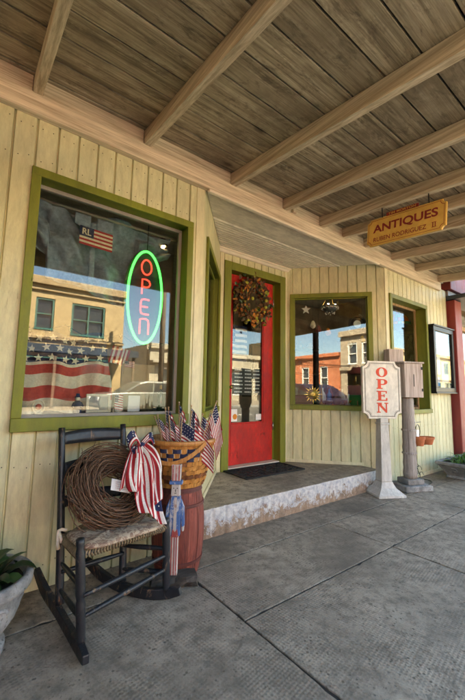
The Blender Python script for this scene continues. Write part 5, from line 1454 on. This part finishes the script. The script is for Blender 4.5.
# more small antiques crowded along the splayed window
for nm, lb_, cat, c, m, kind in (
    ('candlestick', 'tall brass candlestick between the sun ornament and the brown jug', 'candlestick', (3.47, .66), 'brass', 'c'),
    ('candlestick', 'short steel candlestick in front of the dark urn', 'candlestick', (3.63, .40), 'chrome', 'c2'),
    ('blue_bottle', 'bright blue bottle beside the brown jug', 'bottle', (3.54, .60), 'blueplastic', 'b'),
    ('green_bottle', 'dark green bottle standing behind the steel bowl in the splayed window', 'bottle', (3.43, .74), 'greenglass', 'b'),
    ('cream_pitcher', 'cream pitcher standing left of the dark red chest', 'pitcher', (3.80, .62), 'cream', 'v'),
    ('red_vase', 'dark red vase in the middle of the splayed window', 'vase', (3.62, .66), 'darkred', 'v2'),
    ('orange_bowl', 'orange bowl at the front of the splayed window before the dark urn', 'bowl', (3.70, .46), 'orangecard', 'w'),
    ('white_teapot', 'white china pot right of the orange bowl', 'china pot', (3.78, .49), 'paper', 'v3')):
    prof = {'c': [(.035, 0), (.036, .01), (.010, .03), (.012, .10), (.008, .2), (.018, .24), (.018, .26), (.003, .262)],
            'c2': [(.03, 0), (.03, .01), (.009, .03), (.011, .07), (.018, .13), (.003, .135)],
            'b': [(.026, 0), (.028, .006), (.028, .12), (.010, .15), (.010, .19), (.003, .192)],
            'v': V_(.19, .06), 'v2': V_(.24, .055), 'v3': V_(.10, .055), 'w': [(.02, 0), (.025, .006), (.06, .045), (.064, .055), (.056, .055), (.003, .012)]}[kind]
    vase(nm, lb_, cat, (c[0], c[1], Z2), prof, m)
dec = thing('wooden_ladder', 'leaning wooden rack of beads and carved strips at the right of the splayed window', 'rack', (4.2, .4, Z2))
mb = MB()
for s in (-.05, .05): mb.bar((4.18 + s, .36 - s, Z2), (4.25 + s, .46 - s, Z2 + .62), .022, .022)
for k in range(6): q = (k + .5) / 6; mb.bar((4.18 - .05 + .07 * q, .36 + .05 + .1 * q, Z2 + .62 * q), (4.18 + .05 + .07 * q, .36 - .05 + .1 * q, Z2 + .62 * q), .016, .016)
mb.build('frame', 'tanwood', dec)
for k, (x, y, z, m, lb_) in enumerate(((3.36, .80, 2.02, 'paper', 'white paper star hanging at the top left of the splayed window'), (3.47, .78, 1.84, 'cream', 'cream bell ornament hanging left of the chandelier'), (3.60, .80, 1.80, 'darkred', 'dark red ornament hanging below the chandelier'), (3.56, .62, 1.74, 'orangecard', 'orange drop ornament hanging left of the chandelier chain'), (3.92, .72, 1.72, 'chrome', 'silver ball ornament hanging right of the chandelier'), (4.15, .68, 1.84, 'paper', 'white drop hanging between the chandelier and the black tray'), (4.02, .62, 1.62, 'cream', 'cream drop hanging lowest in the splayed window'), (4.4, .70, 2.05, 'chrome', 'silver drop hanging highest beside the black tray'), (4.28, .6, 1.72, 'sg1', 'amber drop hanging below the white drop in the splayed window'))):
    t = thing('hanging_ornament', lb_, 'ornament', (x, y, z), 'ornaments hanging in the splayed window')
    mb = MB()
    if k == 0:
        mb.prism(Fr((x, y, z), (.72, -.69, 0), ZUP), [(.06 * a, .06 * b) for a, b in STAR][::-1], -.006, .006)
    else: mb.lathe([(.005, .050), (.017, .043), (.035, 0), (.038, -.018), (.020, -.043), (.004, -.05)], (x, y, z), 12)
    mb.build('body', m, t)
    mb = MB(); mb.tube([(x, y, z + .03), (x, y, 2.6)], .0012, 4); mb.build('thread', 'blackmetal', t)
mb = MB()
gl = thing('wall_shelf', 'dark wooden shelf of jars on the back wall seen through the splayed window', 'shelf', (4.4, 2.0, 1.3))
mb.bx(3.5, 5.2, 1.98, 2.19, 1.30, 1.325); mb.bx(3.5, 5.2, 1.98, 2.19, 1.72, 1.745); mb.bx(3.48, 3.5, 1.98, 2.19, .9, 2.1); mb.bx(5.2, 5.22, 1.98, 2.19, .9, 2.1); mb.build('shelf', 'darkwood', gl)
for k in range(12):
    z = 1.3255 if k < 6 else 1.7455; x = 3.62 + (k % 6) * .27
    cn = ('brown', 'pale', 'green', 'red', 'silver', 'tan')[k % 6]
    vase('jar', cn + ' jar on the ' + ('lower' if k < 6 else 'upper') + ' board of the back shelf', 'jar', (x, 2.08, z), V_(rg.uniform(.12, .24), rg.uniform(.04, .075)), ('leafbrown', 'paper', 'greenglass', 'darkred', 'chrome', 'card')[k % 6], 12, 'jars on the back shelf')
# small window: coloured glass lamp, carved twist and pale panel coloured as a reflection
gp = thing('stained_glass_lamp', 'coloured glass lamp shade hanging in the small olive window', 'lamp', (4.96, .45, 2.04))
gc = V3((4.96, .45, 2.07)); mb = MB(); n = 24; prof = [(.185, -.10), (.180, -.06), (.155, 0), (.11, .06), (.05, .10), (.02, .11)]
rg = random.Random(14)
for i in range(len(prof) - 1):
    for j in range(n):
        a0, a1 = 2 * math.pi * j / n, 2 * math.pi * (j + .93) / n; (r0, z0), (r1, z1) = prof[i], prof[i + 1]
        z1 -= .004
        mb.add([gc + V3((r0 * math.cos(a0), r0 * math.sin(a0), z0)), gc + V3((r0 * math.cos(a1), r0 * math.sin(a1), z0)), gc + V3((r1 * math.cos(a1), r1 * math.sin(a1), z1)), gc + V3((r1 * math.cos(a0), r1 * math.sin(a0), z1))], [(0, 1, 2, 3)], rg.randrange(5))
mb.build('glass_shade', ['sg%d' % i for i in range(5)], gp, solid=.003)
mb = MB(); mb.lathe([(.178, -.098), (.176, -.06), (.150, -.002), (.105, .056), (.046, .095), (.004, .1)], gc, 24); mb.build('inner_frame', 'blackmetal', gp)
mb = MB(); mb.tube([gc + V3((0, 0, .1)), gc + V3((0, 0, .54))], .006, 6); mb.build('chain', 'brass', gp)
tw = thing('twisted_column', 'orange-brown twisted wooden column standing inside the small window', 'column', (5.22, .42, .8))
mb = MB()
for s in range(2):
    mb.tube([(5.22 + .035 * math.cos(i * .5 + s * math.pi), .42 + .035 * math.sin(i * .5 + s * math.pi), .82 + i * .024) for i in range(44)], .030, 8)
mb.bx(5.14, 5.30, .34, .50, .765, .82); mb.bx(5.14, 5.30, .34, .50, 1.86, 1.9); mb.build('column', 'tanwood', tw, smooth=False)
block('blue_reflection_board', 'pale blue board painted as a reflection in the small window under the coloured lamp', 'board', (4.98, .50, .77), (.38, .02, 1.14), 'cyan', .05)  # its pale blue colour imitates a reflection in the pane
mb = MB(); mb.bx(4.2, 5.42, .16, .85, .74, .768); mb.build('display_shelf', 'darkwood', shop)

# ------------------------------------------------------------------ across the street (seen mirrored in the glass)
def facade(name, label, x0, x1, H, m, wins, cornice, cm, yf=-18.0, depth=8, trim='whitetrim', shopfront=None):
    t = thing(name, label, 'building', ((x0 + x1) / 2, yf - depth / 2, 0))
    fr = Fr((x1, yf, 0), (-1, 0, 0), ZUP)         # U runs towards -X, N faces the shop
    Wd = x1 - x0
    # wall pieced round its openings
    xs = sorted({0, Wd} | {a for w in wins for a in w[:2]}); zs = sorted({0, H} | {a for w in wins for a in w[2:]})
    mb = MB()
    for a, b in zip(xs[:-1], xs[1:]):
        for c, d in zip(zs[:-1], zs[1:]):
            if not any(w[0] <= (a + b) / 2 <= w[1] and w[2] <= (c + d) / 2 <= w[3] for w in wins): mb.fbox(fr, a, b, c, d, -.3, 0)
    mb.fbox(fr, 0, Wd, 0, H - .02, -depth, -.6)
    mb.build('wall', m, t)
    for a, b, c, d in wins:
        mb = MB(); k = .10
        mb.fbox(fr, a, b, d - k, d, -.16, -.04); mb.fbox(fr, a, b, c, c + k, -.16, .04); mb.fbox(fr, a, a + k, c + k, d - k, -.16, -.04); mb.fbox(fr, b - k, b, c + k, d - k, -.16, -.04)
        mb.fbox(fr, a + k, b - k, (c + d) / 2 - .03, (c + d) / 2 + .03, -.16, -.06)
        if b - a > 1.2: mb.fbox(fr, (a + b) / 2 - .04, (a + b) / 2 + .04, c + k, d - k, -.159, -.059)
        wn = mb.build('window', trim, t)
        mb = MB(); mb.fbox(fr, a + .02, b - .02, c + .02, d - .02, -.22, -.18); mb.build('pane', 'darkpane', wn)
    for z0, z1, pr in cornice:
        mb = MB(); mb.fbox(fr, -.02, Wd + .02, z0, z1, .005, pr); mb.build('cornice', cm, t, bevel=.03)
    return t, fr
def mirr(x1, w): return [(x1 - b, x1 - a, c, d) for a, b, c, d in w]
X = 7.4
facade('tan_building', 'two-storey tan stuccoed building with a heavy cornice across the street', -4.6, X, 6.72, 'tan',
       mirr(X, [(2.75, 3.65, 3.95, 5.65), (4.5, 6.3, 3.8, 5.6), (.2, 1.2, 3.95, 5.65), (-2.6, -1.6, 3.95, 5.65), (-4.2, 6.9, .3, 2.6)]),
       [(6.3, 6.72, .28), (6.0, 6.12, .12), (3.45, 3.62, .15), (2.85, 3.2, .2)], 'tandark', trim='tealtrim')
far_t = [o for o in bpy.data.objects if o.name == 'tan_building'][0]
mb = MB(); mb.bx(-4.6, 7.4, -17.71, -15.6, 2.72, 2.84); mb.bx(-4.6, 7.4, -15.6, -15.5, 2.6, 2.95); mb.build('awning', 'awning', far_t)  # awning and posts added to shade the shopfront mirrored behind the draped flag
for x in (-4.2, -.4, 3.4, 7.2):
    mb = MB(); mb.bx(x - .06, x + .06, -15.75, -15.63, -.01, 2.72); mb.build('added_awning_post', 'pole', far_t)
X = -4.7
facade('stone_building', 'grey-tan stone building with arched-height windows beside the tan building across the street', -12.9, X, 5.75, 'stonefar',
       mirr(X, [(-12.2, -11.3, 3.1, 4.75), (-10.9, -10.0, 3.1, 4.75), (-9.3, -8.4, 3.1, 4.75), (-7.6, -6.7, 3.1, 4.75), (-12.3, -9.8, .4, 2.4), (-9.0, -5.5, .4, 2.4)]),
       [(5.3, 5.75, .25), (2.65, 2.9, .18)], 'stonefar', trim='whitetrim')
X = -13.0
facade('brick_building', 'low orange brick building with pale windows far down the street', -27, X, 4.15, 'brickfar',
       mirr(X, [(-15.2, -14.3, 1.2, 3.1), (-17.4, -16.5, 1.2, 3.1), (-19.8, -18.9, 1.2, 3.1), (-22.5, -21.6, 1.2, 3.1), (-25, -24, 1.2, 3.1)]),
       [(3.85, 4.15, .2)], 'brickfar', trim='whitetrim')
X = 24.5
facade('pale_building', 'pale one-storey building set back beyond the gap across the street', 11, X, 4.4, 'palefar',
       mirr(X, [(12, 14.5, .5, 2.6), (16, 18.5, .5, 2.6), (20, 22.5, .5, 2.6)]), [(4.0, 4.4, .2), (2.9, 3.1, .6)], 'palefar', yf=-22)
X = 62
facade('brown_building', 'long brown two-storey building at the far right end across the street', 25.5, X, 6.2, 'tan',
       mirr(X, [(28 + 4 * i, 29.4 + 4 * i, 3.6, 5.2) for i in range(8)] + [(28 + 4 * i, 30.8 + 4 * i, .4, 2.5) for i in range(8)]), [(5.8, 6.2, .25), (2.8, 3.0, .2)], 'tandark', trim='tealtrim')
def upole(x, y, label, h=8.5):
    t = thing('utility_pole', label, 'utility pole', (x, y, -.02), 'utility poles across the street')
    mb = MB(); mb.lathe([(.15, 0), (.14, h * .5), (.10, h), (.01, h + .02)], (x, y, -.02), 12); mb.build('pole', 'pole', t, smooth=True)
    mb = MB(); mb.bar((x - 1.1, y, h - .7), (x + 1.1, y, h - .7), .09, .11); mb.build('crossarm', 'pole', t)
    mb = MB()
    for s in (-1, -.5, .5, 1): mb.lathe([(.04, 0), (.05, .05), (.03, .10), (.005, .12)], (x + s, y, h - .64), 8)
    mb.build('insulator', 'whitetrim', t)
upole(8.4, -14.8, 'brown utility pole in the gap right of the tan building')
upole(-16.7, -14.8, 'brown utility pole in front of the low brick building')
mb = MB()
for s in (-1, .5, 1):
    a, b = V3((8.4 + s, -14.8, 7.98)), V3((-16.7 + s, -14.8, 7.98)); mb.tube([a.lerp(b, i / 14) - ZUP * (1.0 * (1 - (2 * i / 14 - 1) ** 2)) for i in range(15)], .016, 5)
tag(recenter(mb.build('overhead_wires', 'blackmetal')), 'three black overhead wires slung between the utility poles', 'wires')
def car(x, y, paint, label, L=4.5, H=1.45, suv=0):
    t = thing('parked_car', label, 'car', (x, y, -.126), 'cars parked along the street')
    W = 1.76; fr = Fr((x - L / 2, y + W / 2, -.126), (1, 0, 0), ZUP)     # N points to -Y
    fr = Fr((x - L / 2, y - W / 2, -.126), (1, 0, 0), ZUP); fr.N = V3((0, 1, 0))
    k = L / 4.5; hb_ = .92
    low = [(.06, .30), (.0, .50), (.05, .78), (.35, .90), (1.15, hb_ + .03), (3.55 + .4 * suv, hb_ + .06), (4.25, .92), (4.48, .80), (4.5, .45), (4.42, .28)]
    mb = MB(); mb.prism(fr, [(a * k, b) for a, b in low][::-1], 0, W); body_ = mb.build('body', paint, t, bevel=.06)
    cab = [(1.02, hb_ - .01), (1.75, H - .08), (2.1, H), (3.1 + .5 * suv, H - .01), (3.45 + .55 * suv, H - .12), (4.0 + .2 * suv, hb_ + .04)]
    mb = MB(); mb.prism(fr, [(a * k, b) for a, b in cab][::-1], .12, W - .12); mb.build('roof', paint, t, bevel=.07)
    win = [(1.22, hb_ + .05), (1.80, H - .15), (2.12, H - .09), (3.05 + .5 * suv, H - .10), (3.72 + .25 * suv, hb_ + .09)]
    mb = MB(); mb.prism(fr, [(a * k, b) for a, b in win][::-1], .10, W - .10); gw_ = mb.build('window', 'darkpane', t)
    mb = MB()
    for a in (2.4, 3.25): mb.fbox(fr, a * k - .04, a * k + .04, hb_ + .03, H - .06, .095, W - .095)
    mb.build('door_pillar', paint, t)
    for a in (.85, 3.65):
        for c, s in ((.02, 1), (W - .22, 1)):
            ctr = fr(a * k, .33, c); mb = MB(); n = 24
            ring = [(.0, 0), (.33, 0.0), (.335, .03), (.335, .17), (.33, .20), (.0, .20)]
            mb.lathe([(max(.005, r_), z_) for r_, z_ in ring], (0, 0, 0), n); mb.v = [ctr + V3((v.x, v.z, v.y)) for v in mb.v]; wh = mb.build('wheel', 'tyre', t)
            mb = MB(); mb.lathe([(.005, -.006), (.2, -.006), (.21, .0), (.21, .2), (.2, .206), (.005, .206)], (0, 0, 0), 18); mb.v = [ctr + V3((v.x, v.z, v.y)) for v in mb.v]; mb.build('rim', 'chrome', wh)
    for a, m_ in ((-.005, 'paper'), (4.46, 'carred')):
        for c in (.12, W - .42):
            mb = MB(); mb.fbox(fr, a * k, a * k + .06, .60, .74, c, c + .3); mb.build('headlight' if a < 1 else 'tail_light', m_, t)
    for c in (.004, W - .004):
        mb = MB(); mb.fbox(fr, 2.2 * k, 2.36 * k, .82, .85, c - .012, c + .012); mb.build('handle', 'chrome', t)
car(6.7, -13.1, 'carwhite', 'silver-tan car with a grey roof line parked across the street by the gap')
car(-1.2, -13.1, 'carred', 'red car parked across the street before the tan building')
car(-3.4, -5.0, 'cargreen', 'dark maroon car parked at the near kerb, mirrored in the splayed window', 4.6, 1.38, 0)  # dark mirrored shape; also placed here to block sky light on the left
bpy.context.view_layer.update()
